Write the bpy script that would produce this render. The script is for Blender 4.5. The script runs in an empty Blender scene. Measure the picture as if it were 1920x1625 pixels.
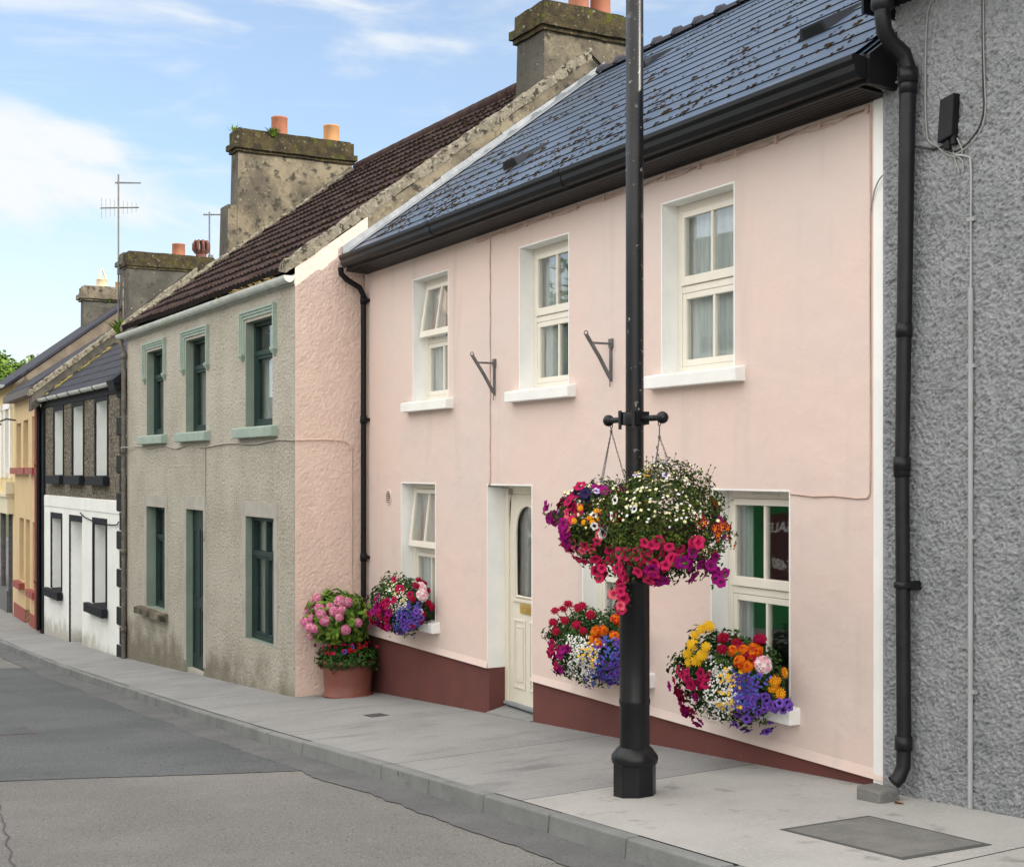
import bpy, math, random
from math import sin, cos, pi, radians, sqrt
from mathutils import Vector, Matrix, noise
random.seed(7)
R = random.random
U = random.uniform
C = bpy.context.scene.collection
SC = bpy.context.scene

# ---------------------------------------------------------------- camera, sky, sun, exposure
EYE = 1.66
YAW = math.atan((960 + 385) / 2500.0)            # street direction lies this far left of the lens axis
cd = bpy.data.cameras.new('camera'); cam = bpy.data.objects.new('camera', cd); C.objects.link(cam)
cd.sensor_width = 36; cd.lens = 2500 / 1920 * 36; cd.clip_start = .05; cd.clip_end = 3000
cd.shift_y = (881 - 812.5) / 1920
cam.location = (0, 0, EYE)
cam.rotation_euler = (pi / 2, 0, math.atan2(cos(YAW), sin(YAW)))
SC.camera = cam
SUN_AZ, SUN_EL = radians(40), radians(27)          # azimuth measured from +X (up the street) towards +Y (behind the houses)
sv = Vector((cos(SUN_EL) * cos(SUN_AZ), cos(SUN_EL) * sin(SUN_AZ), sin(SUN_EL)))
sd = bpy.data.lights.new('sun', 'SUN'); sd.energy = 2.2; sd.angle = radians(.55); sd.color = (1, .93, .82)
sun = bpy.data.objects.new('sun', sd); C.objects.link(sun); sun.rotation_euler = sv.to_track_quat('Z', 'Y').to_euler()
SC.view_settings.view_transform = 'Standard'; SC.view_settings.look = 'None'
SC.view_settings.exposure = 1.15; SC.view_settings.gamma = 1.0
SC.cycles.max_bounces = 8; SC.cycles.transparent_max_bounces = 16

W = bpy.data.worlds.new('World'); SC.world = W; W.use_nodes = True
nt = W.node_tree; nt.nodes.clear(); N = nt.nodes.new; LK = nt.links.new
sky = N('ShaderNodeTexSky'); sky.sky_type = 'NISHITA'; sky.sun_disc = False
sky.sun_elevation = SUN_EL; sky.sun_rotation = pi / 2 - SUN_AZ
sky.air_density = 1.0; sky.dust_density = .6; sky.ozone_density = 2.0
tc = N('ShaderNodeTexCoord')
def wnoise(scale, stretch, detail=6, rough=.55, loc=(0, 0, 0), dist=.4):
    m = N('ShaderNodeMapping'); m.inputs['Scale'].default_value = stretch; m.inputs['Location'].default_value = loc
    LK(tc.outputs['Generated'], m.inputs[0])
    n = N('ShaderNodeTexNoise'); n.inputs['Scale'].default_value = scale; n.inputs['Detail'].default_value = detail
    n.inputs['Roughness'].default_value = rough; n.inputs['Distortion'].default_value = dist
    LK(m.outputs[0], n.inputs[0]); return n.outputs[0]
def wramp(src, a, b, va=0., vb=1.):
    r = N('ShaderNodeMapRange'); r.interpolation_type = 'SMOOTHSTEP'
    for k, v in zip(range(1, 5), (a, b, va, vb)): r.inputs[k].default_value = v
    LK(src, r.inputs[0]); return r.outputs[0]
def wmath(op, a, b):
    m = N('ShaderNodeMath'); m.operation = op
    for i, q in enumerate((a, b)):
        if isinstance(q, (int, float)): m.inputs[i].default_value = q
        else: LK(q, m.inputs[i])
    return m.outputs[0]
CL_LOC = (2.3, .4, 1.75)
c1 = wramp(wnoise(3.6, (1, 1, 3.4), 8, .52, CL_LOC, .5), .47, .66)
c2 = wramp(wnoise(7.0, (1, 1, 5.0), 6, .6, (5.1, 1.2, .6), .8), .5, .8, 0, .35)
cl = wmath('ADD', wmath('MULTIPLY', wmath('MINIMUM', wmath('ADD', c1, c2), 1.0), .76), .26)
sx = N('ShaderNodeSeparateXYZ'); LK(tc.outputs['Generated'], sx.inputs[0])
hz = wramp(sx.outputs[2], .0, .36, .85, 0)         # thin milky veil low over the roofs
cl = wmath('MAXIMUM', cl, hz)
mx = N('ShaderNodeMix'); mx.data_type = 'RGBA'
tint = N('ShaderNodeMix'); tint.data_type = 'RGBA'; tint.blend_type = 'MULTIPLY'; tint.inputs[0].default_value = 1
LK(sky.outputs[0], tint.inputs[6]); tint.inputs[7].default_value = (.84, .95, 1.02, 1)
LK(cl, mx.inputs[0]); LK(tint.outputs[2], mx.inputs[6]); mx.inputs[7].default_value = (4.25, 4.4, 4.5, 1)
dp_ = N('ShaderNodeVectorMath'); dp_.operation = 'DOT_PRODUCT'; LK(tc.outputs['Generated'], dp_.inputs[0]); dp_.inputs[1].default_value = (.30, -.72, .62)
fill_bank = wramp(dp_.outputs['Value'], .05, .65)        # bright fill added to the unseen sky to light the house fronts
mx2 = N('ShaderNodeMix'); mx2.data_type = 'RGBA'; LK(wmath('MULTIPLY', fill_bank, wramp(wnoise(2.0, (1, 1, 1.5), 6, .55, (1, 2, 3)), .25, .6, .55, 1)), mx2.inputs[0])
LK(mx.outputs[2], mx2.inputs[6]); mx2.inputs[7].default_value = (14.5, 14.0, 13.2, 1); mx = mx2
bg = N('ShaderNodeBackground'); bg.inputs[1].default_value = .1; LK(mx.outputs[2], bg.inputs[0])
wo = N('ShaderNodeOutputWorld'); LK(bg.outputs[0], wo.inputs[0])

# ---------------------------------------------------------------- materials
MATS = {}
def mat(name, c1, c2=None, s=3., rough=.85, c3=None, s3=12., lo3=.6, hi3=.75, bump=(), metal=0., spec=.4,
        stretch=(1, 1, 1), lo=.35, hi=.68, c4=None, s4=40., lo4=.62, hi4=.7, st4=(1, 1, 1), damp=None, coat=0., detail=6., vor=None, sub=0.):
    if name in MATS: return MATS[name]
    m = bpy.data.materials.new(name); m.use_nodes = True; t = m.node_tree
    b = t.nodes['Principled BSDF']; L = t.links.new
    b.inputs['Roughness'].default_value = rough; b.inputs['Metallic'].default_value = metal
    b.inputs['Specular IOR Level'].default_value = spec; b.inputs['Coat Weight'].default_value = coat
    col = lambda c: (c[0], c[1], c[2], 1)
    tc = t.nodes.new('ShaderNodeTexCoord')
    def nz(scale, st=(1, 1, 1), det=6., rg=.6):
        mp = t.nodes.new('ShaderNodeMapping'); mp.inputs['Scale'].default_value = st; L(tc.outputs['Object'], mp.inputs[0])
        n = t.nodes.new('ShaderNodeTexNoise'); n.inputs['Scale'].default_value = scale; n.inputs['Detail'].default_value = det
        n.inputs['Roughness'].default_value = rg; L(mp.outputs[0], n.inputs[0]); return n.outputs[0]
    def rng(src, a, b2, va=0., vb=1.):
        r = t.nodes.new('ShaderNodeMapRange'); r.interpolation_type = 'SMOOTHSTEP'
        for k, v in zip(range(1, 5), (a, b2, va, vb)): r.inputs[k].default_value = v
        L(src, r.inputs[0]); return r.outputs[0]
    def mixc(fac, a, c):
        x = t.nodes.new('ShaderNodeMix'); x.data_type = 'RGBA'; L(fac, x.inputs[0])
        if isinstance(a, tuple): x.inputs[6].default_value = col(a)
        else: L(a, x.inputs[6])
        x.inputs[7].default_value = col(c); return x.outputs[2]
    cur = c1
    if c2 is not None: cur = mixc(rng(nz(s, stretch, detail), lo, hi), c1, c2)
    if c3 is not None: cur = mixc(rng(nz(s3), lo3, hi3), cur, c3)
    if c4 is not None: cur = mixc(rng(nz(s4, st4, 3.), lo4, hi4), cur, c4)
    if damp is not None:                                  # moss and damp climbing from the ground in ragged patches
        z0, z1, dc = damp
        sp = t.nodes.new('ShaderNodeSeparateXYZ'); L(tc.outputs['Object'], sp.inputs[0])
        ad = t.nodes.new('ShaderNodeMath'); ad.operation = 'MULTIPLY_ADD'; L(nz(2.2), ad.inputs[0]); ad.inputs[1].default_value = -(z1 - z0) * 2.2
        L(sp.outputs[2], ad.inputs[2])
        cur = mixc(rng(ad.outputs[0], z0 - (z1 - z0), z1 - (z1 - z0) * .9, .85, 0), cur, dc)
    if isinstance(cur, tuple): b.inputs['Base Color'].default_value = col(cur)
    else: L(cur, b.inputs['Base Color'])
    prev = None
    for (scale, dist, det) in bump:
        bn = t.nodes.new('ShaderNodeBump'); bn.inputs['Distance'].default_value = dist; bn.inputs['Strength'].default_value = 1
        L(nz(scale, (1, 1, 1), det), bn.inputs['Height'])
        if prev: L(prev, bn.inputs['Normal'])
        prev = bn.outputs[0]
    if vor:
        v = t.nodes.new('ShaderNodeTexVoronoi'); v.inputs['Scale'].default_value = vor[0]; L(tc.outputs['Object'], v.inputs[0])
        bn = t.nodes.new('ShaderNodeBump'); bn.inputs['Distance'].default_value = vor[1]; bn.inputs['Strength'].default_value = 1; bn.invert = True
        L(v.outputs['Distance'], bn.inputs['Height'])
        if prev: L(prev, bn.inputs['Normal'])
        prev = bn.outputs[0]
    if prev: L(prev, b.inputs['Normal'])
    MATS[name] = m; return m
def glass_mat(name, tint=(.94, .96, .955), ior=1.62):
    m = bpy.data.materials.new(name); m.use_nodes = True; t = m.node_tree; t.nodes.clear(); L = t.links.new
    o = t.nodes.new('ShaderNodeOutputMaterial'); x = t.nodes.new('ShaderNodeMixShader')
    tr = t.nodes.new('ShaderNodeBsdfTransparent'); tr.inputs[0].default_value = (*tint, 1)
    gl = t.nodes.new('ShaderNodeBsdfGlossy'); gl.inputs['Roughness'].default_value = .015
    n = t.nodes.new('ShaderNodeTexNoise'); n.inputs['Scale'].default_value = 1.3; n.inputs['Detail'].default_value = 1
    tcn = t.nodes.new('ShaderNodeTexCoord'); L(tcn.outputs['Object'], n.inputs[0])
    bn = t.nodes.new('ShaderNodeBump'); bn.inputs['Distance'].default_value = .0025; L(n.outputs[0], bn.inputs['Height']); L(bn.outputs[0], gl.inputs['Normal'])
    f = t.nodes.new('ShaderNodeLayerWeight'); f.inputs[0].default_value = .5
    pw = t.nodes.new('ShaderNodeMath'); pw.operation = 'POWER'; L(f.outputs['Facing'], pw.inputs[0]); pw.inputs[1].default_value = 3
    ma = t.nodes.new('ShaderNodeMath'); ma.operation = 'MULTIPLY_ADD'; L(pw.outputs[0], ma.inputs[0]); ma.inputs[1].default_value = .9; ma.inputs[2].default_value = .06
    L(ma.outputs[0], x.inputs[0]); L(tr.outputs[0], x.inputs[1]); L(gl.outputs[0], x.inputs[2]); L(x.outputs[0], o.inputs[0]); return m
GLASS = glass_mat('window_glass')

m_pink = mat('pink_render', (.665, .525, .47), (.62, .52, .485), s=.55, rough=.9, c3=(.67, .555, .505), s3=1.6, bump=((160, .0014, 3), (5, .008, 3), (1.6, .02, 2)), c4=(.55, .465, .425), s4=1.1, lo4=.54, hi4=.80, st4=(2.5, 2.5, .35))
m_plinth = mat('oxblood_plinth', (.135, .042, .036), (.11, .036, .032), s=2, rough=.8, c3=(.16, .07, .06), s3=9, lo3=.62, hi3=.8, bump=((60, .002, 3),))
m_white = mat('white_paint', (.80, .80, .78), (.73, .735, .72), s=2.5, rough=.7, c3=(.60, .60, .57), s3=7, lo3=.66, hi3=.82, bump=((50, .001, 3),))
m_cream = mat('cream_upvc', (.74, .70, .62), (.70, .66, .58), s=4, rough=.45, spec=.5)
m_creamdoor = mat('cream_door', (.68, .635, .545), (.65, .605, .52), s=4, rough=.5, spec=.5)
m_doorframe = mat('door_frame_cream', (.70, .65, .53), rough=.5)
m_brass = mat('brass', (.75, .52, .16), rough=.28, metal=1)
m_blackpl = mat('black_plastic', (.006, .0065, .008), (.009, .0095, .011), s=5, rough=.45, spec=.18)
m_blackpaint = mat('black_iron_paint', (.006, .0065, .008), (.010, .010, .012), s=6, rough=.36, spec=.3, c3=(.05, .05, .05), s3=26, lo3=.70, hi3=.74, bump=((90, .0008, 3), (9, .002, 2)))
m_slate = mat('blue_grey_slate', (.052, .082, .134), (.041, .066, .110), s=1.6, rough=.40, spec=.5, c3=(.082, .102, .136), s3=5, lo3=.5, hi3=.75, bump=((70, .0015, 4),))
m_slatedk = mat('dark_slate', (.030, .031, .042), (.042, .042, .054), s=2.2, rough=.8, spec=.2, c3=(.07, .07, .075), s3=14, lo3=.62, hi3=.78)
m_tile = mat('brown_mossy_tile', (.032, .020, .019), (.06, .034, .028), s=3, rough=.95, c3=(.14, .10, .075), s3=16, lo3=.63, hi3=.76, c4=(.02, .014, .012), s4=7, lo4=.55, hi4=.66, bump=((45, .012, 5),), spec=.2)
m_moss = mat('brown_moss', (.020, .013, .008), (.045, .030, .013), s=9, rough=1, spec=.1, bump=((120, .006, 3),))
m_lead = mat('lead_flashing', (.20, .22, .24), (.27, .285, .30), s=6, rough=.6, metal=0, c3=(.15, .17, .19), s3=3, bump=((14, .01, 3),))
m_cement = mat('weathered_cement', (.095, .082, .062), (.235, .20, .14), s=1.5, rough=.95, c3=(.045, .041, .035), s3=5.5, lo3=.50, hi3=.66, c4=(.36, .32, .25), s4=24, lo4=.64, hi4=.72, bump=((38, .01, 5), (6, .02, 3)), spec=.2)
m_cementdk = mat('dark_stained_shaded_cement', (.06, .057, .05), (.115, .107, .09), s=2, rough=.95, c3=(.045, .042, .038), s3=4, lo3=.5, hi3=.7, c4=(.55, .53, .47), s4=17, lo4=.70, hi4=.73, bump=((38, .01, 5),), spec=.2)  # stained cement; on chimney street faces its dark tone also paints shade
m_cap = mat('mossy_cap', (.035, .029, .02), (.075, .060, .03), s=5, rough=1, c3=(.24, .21, .165), s3=14, lo3=.58, hi3=.72, c4=(.075, .08, .015), s4=6, lo4=.58, hi4=.68, bump=((30, .03, 5),), spec=.15)
m_verge = mat('lichen_mortar', (.165, .148, .115), (.26, .235, .18), s=7, rough=1, c3=(.05, .043, .033), s3=11, lo3=.50, hi3=.62, c4=(.36, .34, .28), s4=24, lo4=.6, hi4=.68, bump=((30, .03, 5),), spec=.15)
m_terra = mat('terracotta', (.33, .125, .07), (.28, .11, .065), s=7, rough=.8, c3=(.25, .12, .08), s3=14, lo3=.62, hi3=.8)
m_buff = mat('buff_clay', (.46, .235, .10), (.40, .20, .085), s=7, rough=.8)
m_grey = mat('grey_roughcast', (.45, .42, .36), (.36, .33, .275), s=1.1, rough=.95, c3=(.50, .475, .425), s3=24, lo3=.52, hi3=.64, c4=(.22, .20, .165), s4=26, lo4=.58, hi4=.66, bump=((26, .035, 4),), spec=.2, damp=(-.15, .50, (.165, .148, .108)))
m_greysmooth = mat('smooth_cement_band', (.40, .38, .335), (.33, .31, .275), s=3, rough=.95, bump=((30, .005, 3),))
m_pinkrough = mat('pink_roughcast', (.74, .57, .49), (.68, .52, .45), s=2, rough=.95, c3=(.77, .61, .53), s3=20, bump=((60, .012, 4),), spec=.2)
m_sage = mat('sage_green_paint', (.20, .25, .205), (.165, .21, .172), s=3, rough=.75, c3=(.10, .14, .10), s3=8, lo3=.66, hi3=.8)
m_mint = mat('mint_green_paint', (.30, .375, .325), (.25, .32, .275), s=5, rough=.8, c3=(.35, .34, .28), s3=14, lo3=.6, hi3=.74)
m_dkgreen = mat('dark_green_gloss', (.012, .030, .028), (.016, .038, .034), s=5, rough=.5, spec=.25)
m_guttergrey = mat('grey_white_gutter', (.52, .55, .52), (.40, .43, .40), s=5, rough=.6, c3=(.2, .2, .17), s3=11, lo3=.63, hi3=.78)
m_rustpipe = mat('rusty_grey_pipe', (.15, .135, .11), (.09, .075, .06), s=9, rough=.85, c3=(.26, .24, .20), s3=14)
m_dkrough = mat('dark_pebbledash', (.17, .15, .115), (.085, .075, .06), s=3, rough=.95, c3=(.33, .29, .23), s3=17, lo3=.5, hi3=.6, c4=(.03, .027, .022), s4=22, lo4=.53, hi4=.6, bump=((40, .02, 4),), spec=.2)
m_whitewall = mat('white_masonry', (.79, .80, .785), (.72, .735, .72), s=1.6, rough=.85, c3=(.50, .50, .46), s3=4, lo3=.68, hi3=.86, damp=(-.1, .28, (.36, .345, .29)), bump=((12, .008, 3),))
m_blacktrim = mat('black_masonry', (.008, .010, .013), (.014, .016, .020), s=6, rough=.75, spec=.2)
m_yellow = mat('ochre_render', (.60, .45, .255), (.55, .41, .23), s=2, rough=.85)
m_yellow2 = mat('pale_yellow_render', (.66, .52, .26), (.60, .47, .23), s=2, rough=.85)
m_red = mat('red_trim', (.30, .06, .045), (.25, .05, .04), s=4, rough=.6)
m_brown = mat('brown_fascia', (.07, .055, .05), rough=.6)
m_rgrey = mat('blue_grey_roughcast', (.345, .36, .378), (.285, .30, .318), s=2, rough=.95, c3=(.39, .405, .42), s3=9, lo3=.5, hi3=.8, bump=((38, .03, 5), (90, .01, 3)), spec=.2)
m_cable = mat('grey_cable', (.26, .26, .25), rough=.6)
m_cableblk = mat('black_cable', (.02, .02, .022), rough=.5)
m_cablepink = mat('painted_cable', (.62, .46, .40), (.50, .35, .30), s=9, rough=.85)
m_steel = mat('grey_steel', (.115, .115, .118), (.17, .17, .17), s=9, rough=.55, metal=.4)
m_conduit = mat('grey_conduit', (.33, .345, .355), (.27, .28, .285), s=3, rough=.6, c3=(.35, .24, .14), s3=6, lo3=.66, hi3=.74)
m_conc = mat('pavement_concrete', (.255, .255, .252), (.215, .215, .215), s=1.2, rough=.92, c3=(.32, .32, .312), s3=46, lo3=.5, hi3=.72, c4=(.165, .165, .165), s4=5, lo4=.54, hi4=.78, st4=(1, .22, 1), bump=((130, .003, 3), (25, .002, 3)), spec=.3)
m_conclt = mat('light_concrete', (.36, .352, .335), (.31, .305, .292), s=1.4, rough=.92, c3=(.42, .412, .395), s3=46, lo3=.5, hi3=.75, c4=(.20, .195, .186), s4=4, lo4=.58, hi4=.8, bump=((130, .003, 3), (25, .002, 3)), spec=.3)
m_kerb = mat('kerb_stone', (.20, .205, .203), (.15, .155, .156), s=2.2, rough=.9, c3=(.27, .27, .265), s3=50, c4=(.09, .09, .085), s4=6, lo4=.63, hi4=.76, bump=((60, .004, 4),), spec=.3)
m_asph = mat('worn_asphalt', (.19, .182, .172), (.15, .145, .138), s=.7, rough=.95, c3=(.27, .26, .245), s3=58, lo3=.53, hi3=.68, c4=(.06, .058, .056), s4=46, lo4=.61, hi4=.67, bump=((60, .012, 4),), spec=.3)
m_asphdk = mat('dark_asphalt', (.080, .087, .092), (.112, .118, .122), s=.6, rough=.9, c3=(.25, .255, .25), s3=60, lo3=.60, hi3=.69, c4=(.025, .027, .03), s4=50, lo4=.57, hi4=.66, bump=((60, .010, 4),), spec=.3)
m_asphmd = mat('gutter_asphalt', (.098, .10, .103), (.13, .13, .132), s=1.5, rough=.9, c3=(.20, .195, .185), s3=55, lo3=.58, hi3=.7, c4=(.05, .05, .05), s4=40, lo4=.6, hi4=.68, bump=((150, .004, 3),), spec=.3)
m_cover = mat('rough_cover_concrete', (.135, .133, .128), (.175, .172, .165), s=5, rough=.95, c3=(.22, .22, .21), s3=60, lo3=.56, hi3=.7, bump=((70, .008, 4),))
m_iron = mat('cast_iron', (.06, .06, .062), (.09, .085, .08), s=9, rough=.7, metal=.3)
m_net = mat('net_curtain', (.55, .58, .58), (.42, .45, .45), s=8, rough=.9, stretch=(6, 1, .2))
m_room = mat('dim_room', (.10, .095, .09), rough=.9)
m_interior = mat('room_wall', (.25, .24, .22), rough=.9)
m_potred = mat('red_brown_pot', (.20, .066, .047), (.17, .058, .043), s=3, rough=.6, c3=(.30, .13, .10), s3=7, lo3=.6, hi3=.8)
m_coir = mat('coir_liner', (.06, .04, .022), (.10, .07, .04), s=40, rough=1)
m_trough = mat('dark_trough', (.025, .03, .026), rough=.6)
m_bark = mat('bark', (.08, .06, .045), (.12, .09, .065), s=8, rough=.95, bump=((20, .03, 4),))
m_dry = mat('dry_grass', (.50, .36, .14), (.40, .27, .10), s=12, rough=.95)
def leafm(n, c): return mat(n, c, tuple(q * .72 for q in c), s=14, rough=.7, spec=.12)
LEAF = [leafm('leaf_a', (.030, .058, .010)), leafm('leaf_b', (.055, .088, .014)), leafm('leaf_c', (.018, .036, .009)), leafm('leaf_d', (.10, .125, .02))]
LEAFD = [leafm('leaf_e', (.020, .058, .012)), leafm('leaf_f', (.034, .085, .016)), leafm('leaf_g', (.014, .038, .010)), leafm('leaf_h', (.05, .11, .02))]
LEAFH = [leafm('leaf_i', (.085, .16, .022)), leafm('leaf_j', (.13, .21, .03)), leafm('leaf_k', (.055, .115, .02)), leafm('leaf_l', (.16, .24, .04))]
def petm(n, c): return mat(n, c, tuple(min(1, q * .82) for q in c), s=30, rough=.7, spec=.1)
P_HOT = petm('petal_hot_pink', (.58, .022, .11)); P_MAG = petm('petal_magenta', (.25, .004, .145)); P_CRIM = petm('petal_crimson', (.33, .004, .06))
P_CORAL = petm('petal_coral', (.72, .12, .17)); P_WHITE = petm('petal_white', (.78, .78, .74)); P_LIL = petm('petal_lilac', (.58, .52, .72)); P_NAVY = petm('petal_navy', (.015, .010, .05))
P_PURP = petm('petal_purple', (.16, .07, .42)); P_BLUE = petm('petal_blue', (.085, .13, .50)); P_YEL = petm('petal_yellow', (.80, .47, .02)); P_CREAM = petm('petal_cream', (.78, .74, .40))
P_ORG = petm('petal_orange', (.72, .17, .005)); P_RED = petm('petal_red', (.27, .003, .006)); P_SCAR = petm('petal_scarlet', (.52, .028, .006)); P_PALE = petm('petal_pale_pink', (.78, .42, .50))
P_HYD = petm('petal_hydrangea', (.66, .17, .33)); P_HYD2 = petm('petal_hydrangea_light', (.74, .33, .45)); P_MAR = petm('petal_maroon', (.14, .01, .03)); P_THR = petm('petal_throat', (.12, .01, .06))

# ---------------------------------------------------------------- mesh helpers
class MB:
    def __init__(s): s.v = []; s.f = []; s.m = []; s.s = []
    def add(s, vs, fs, m=0, sm=False):
        o = len(s.v); s.v += [tuple(v) for v in vs]
        for f in fs: s.f.append(tuple(i + o for i in f)); s.m.append(m); s.s.append(sm)
        return s
    def box(s, x0, x1, y0, y1, z0, z1, m=0):
        return s.hexa([(x0, y0, z0), (x1, y0, z0), (x1, y1, z0), (x0, y1, z0), (x0, y0, z1), (x1, y0, z1), (x1, y1, z1), (x0, y1, z1)], m)
    def hexa(s, v, m=0):
        return s.add(v, [(0, 3, 2, 1), (4, 5, 6, 7), (0, 1, 5, 4), (1, 2, 6, 5), (2, 3, 7, 6), (3, 0, 4, 7)], m)
    def quad(s, a, b, c, d, m=0, sm=False): return s.add([a, b, c, d], [(0, 1, 2, 3)], m, sm)
    def extr(s, poly, vec, m=0, sm=False):               # planar polygon pushed along vec
        n = len(poly); b = [tuple(p[i] + vec[i] for i in range(3)) for p in poly]
        s.add(list(poly) + b, [tuple(range(n))[::-1], tuple(range(n, 2 * n))], m)
        s.add(list(poly) + b, [(i, (i + 1) % n, n + (i + 1) % n, n + i) for i in range(n)], m, sm); return s
    def tube(s, pts, r, n=8, m=0, cap=True):
        pts = [Vector(p) for p in pts]; k = len(pts); rr = r if isinstance(r, (list, tuple)) else [r] * k
        vs = []; up = None
        for i, p in enumerate(pts):
            t = (pts[min(i + 1, k - 1)] - pts[max(i - 1, 0)]).normalized()
            if up is None:
                up = Vector((0, 0, 1)) if abs(t.z) < .9 else Vector((1, 0, 0))
            a = t.cross(up)
            if a.length < 1e-4: a = t.cross(Vector((0, 1, 0)))
            a.normalize(); b = t.cross(a); up = -b if False else up
            if i and a.dot(pa) < 0: a = -a; b = -b
            pa = a
            for j in range(n):
                q = 2 * pi * j / n; vs.append(p + (a * cos(q) + b * sin(q)) * rr[i])
        fs = [(i * n + j, i * n + (j + 1) % n, (i + 1) * n + (j + 1) % n, (i + 1) * n + j) for i in range(k - 1) for j in range(n)]
        s.add(vs, fs, m, True)
        if cap: s.add(vs[:n], [tuple(range(n))[::-1]], m); s.add(vs[-n:], [tuple(range(n))], m)
        return s
    def lathe(s, prof, c=(0, 0), n=28, m=0, sm=True, ph=0, ox=1, oy=1):
        vs = [(c[0] + r * cos(2 * pi * j / n + ph) * ox, c[1] + r * sin(2 * pi * j / n + ph) * oy, z) for r, z in prof for j in range(n)]
        k = len(prof)
        return s.add(vs, [(i * n + j, i * n + (j + 1) % n, (i + 1) * n + (j + 1) % n, (i + 1) * n + j) for i in range(k - 1) for j in range(n)], m, sm)
    def ring(s, x0, x1, z0, z1, w, y0, y1, m=0, wb=None, wt=None):      # rectangular frame in the xz plane
        wb = wb or w; wt = wt or w
        s.box(x0, x0 + w, y0, y1, z0, z1, m); s.box(x1 - w, x1, y0, y1, z0, z1, m)
        s.box(x0 + w, x1 - w, y0, y1, z0, z0 + wb, m); s.box(x0 + w, x1 - w, y0, y1, z1 - wt, z1, m); return s
    def mesh(s, name, mats, off=(0, 0, 0)):
        me = bpy.data.meshes.new(name); me.from_pydata([(v[0] - off[0], v[1] - off[1], v[2] - off[2]) for v in s.v], [], s.f)
        for q in (mats if isinstance(mats, (list, tuple)) else [mats]): me.materials.append(q)
        me.polygons.foreach_set('material_index', s.m); me.polygons.foreach_set('use_smooth', s.s); me.update(); return me
    def build(s, name, mats, parent=None, off=(0, 0, 0), bev=0):
        o = bpy.data.objects.new(name, s.mesh(name, mats, off)); C.objects.link(o)
        if parent: o.parent = parent
        if bev:
            bm = o.modifiers.new('bevel', 'BEVEL'); bm.width = bev; bm.segments = 2; bm.limit_method = 'ANGLE'; bm.angle_limit = radians(40)
        return o
def tag(o, label=None, cat=None, group=None, kind=None):
    for k, v in (('label', label), ('category', cat), ('group', group), ('kind', kind)):
        if v: o[k] = v
    return o
class Thing:                                              # an Empty at the base; parts are built in the thing's own frame
    def __init__(s, name, label, cat, P=(0, 0), A=0., off=(0, 0, 0), group=None):
        s.root = bpy.data.objects.new(name, None); C.objects.link(s.root); s.off = off
        s.root.location = (P[0] + cos(A) * off[0] - sin(A) * off[1], P[1] + sin(A) * off[0] + cos(A) * off[1], off[2])
        s.root.rotation_euler = (0, 0, A); s.root.empty_display_size = .2; tag(s.root, label, cat, group)
    def part(s, mb, name, mats, parent=None, bev=0, label=None, kind=None):
        o = mb.build(name, mats, parent or s.root, s.off, bev); return tag(o, label, kind=kind)
def struct(mb, name, mats, bev=0): return tag(mb.build(name, mats, bev=bev), kind='structure')

def facade(mb, x0, x1, z0, z1, holes, y=0., m=0):          # front face with openings left out
    xs = sorted({x0, x1} | {h[i] for h in holes for i in (0, 1)}); zs = sorted({z0, z1} | {min(max(h[i], z0), z1) for h in holes for i in (2, 3)})
    for a, b in zip(xs, xs[1:]):
        for c, d in zip(zs, zs[1:]):
            if any(h[0] <= (a + b) / 2 <= h[1] and h[2] <= (c + d) / 2 <= h[3] for h in holes): continue
            mb.quad((a, y, c), (b, y, c), (b, y, d), (a, y, d), m)
    return mb
def reveal(h, d, lip=0., y=0., fl=True):
    mb = MB(); x0, x1, z0, z1 = h; yo = y
    if lip: y += .0101; d -= .0101
    mb.quad((x0, y, z0), (x0, y, z1), (x0, y + d, z1), (x0, y + d, z0)); mb.quad((x1, y + d, z0), (x1, y + d, z1), (x1, y, z1), (x1, y, z0))
    mb.quad((x0, y, z1), (x1, y, z1), (x1, y + d, z1), (x0, y + d, z1))
    if fl: mb.quad((x0, y, z0), (x0, y + d, z0), (x1, y + d, z0), (x1, y, z0))
    if lip: 
        e = yo - .004
        mb.box(x0 - lip, x0, e, yo + .01, z0, z1 + lip); mb.box(x1, x1 + lip, e, yo + .01, z0, z1 + lip); mb.box(x0, x1, e, yo + .01, z1, z1 + lip)
    return mb
def curtain(x0, x1, z0, z1, y, n=60, amp=.02, per=.09):
    mb = MB(); vs = []
    for i in range(n + 1):
        x = x0 + (x1 - x0) * i / n; q = amp * sin(2 * pi * x / per + .8 * sin(x * 23)) + amp * .5 * sin(2 * pi * x / per * 2.3)
        vs += [(x, y + q * .7, z1), (x, y + q, z0)]
    return mb.add(vs, [(2 * i, 2 * i + 1, 2 * i + 3, 2 * i + 2) for i in range(n)], 0, True)

# ---------------------------------------------------------------- ground
GPT = [(60, 3.0), (6, .46), (0, .015), (-16, -1.169), (-24.4, -1.695), (-32, -2.045), (-40, -2.2), (-60, -2.4), (-120, -2.6), (-1500, -2.6)]
def g0(X):
    for (a, za), (b, zb) in zip(GPT, GPT[1:]):
        if X >= b: return za + (zb - za) * (X - a) / (b - a)
    return -2.6
KPT = [(40, 4.5), (0, 4.36), (-5.7, 4.32), (-7.7, 4.31), (-10.5, 4.27), (-13, 4.2), (-16, 4.17), (-20.3, 4.08), (-24.6, 4.0), (-28, 3.92), (-32, 3.86), (-40, 3.95), (-60, 4.6), (-90, 6)]
def ky(X):
    for (a, ya), (b, yb) in zip(KPT, KPT[1:]):
        if X >= b: return ya + (yb - ya) * (X - a) / (b - a)
    return KPT[-1][1]
def gp(X, Y): return g0(X) - .02 * (6.45 - Y)               # top of the pavement
def gr(X): return g0(X) - .043 - .125                       # road at the kerb
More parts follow.
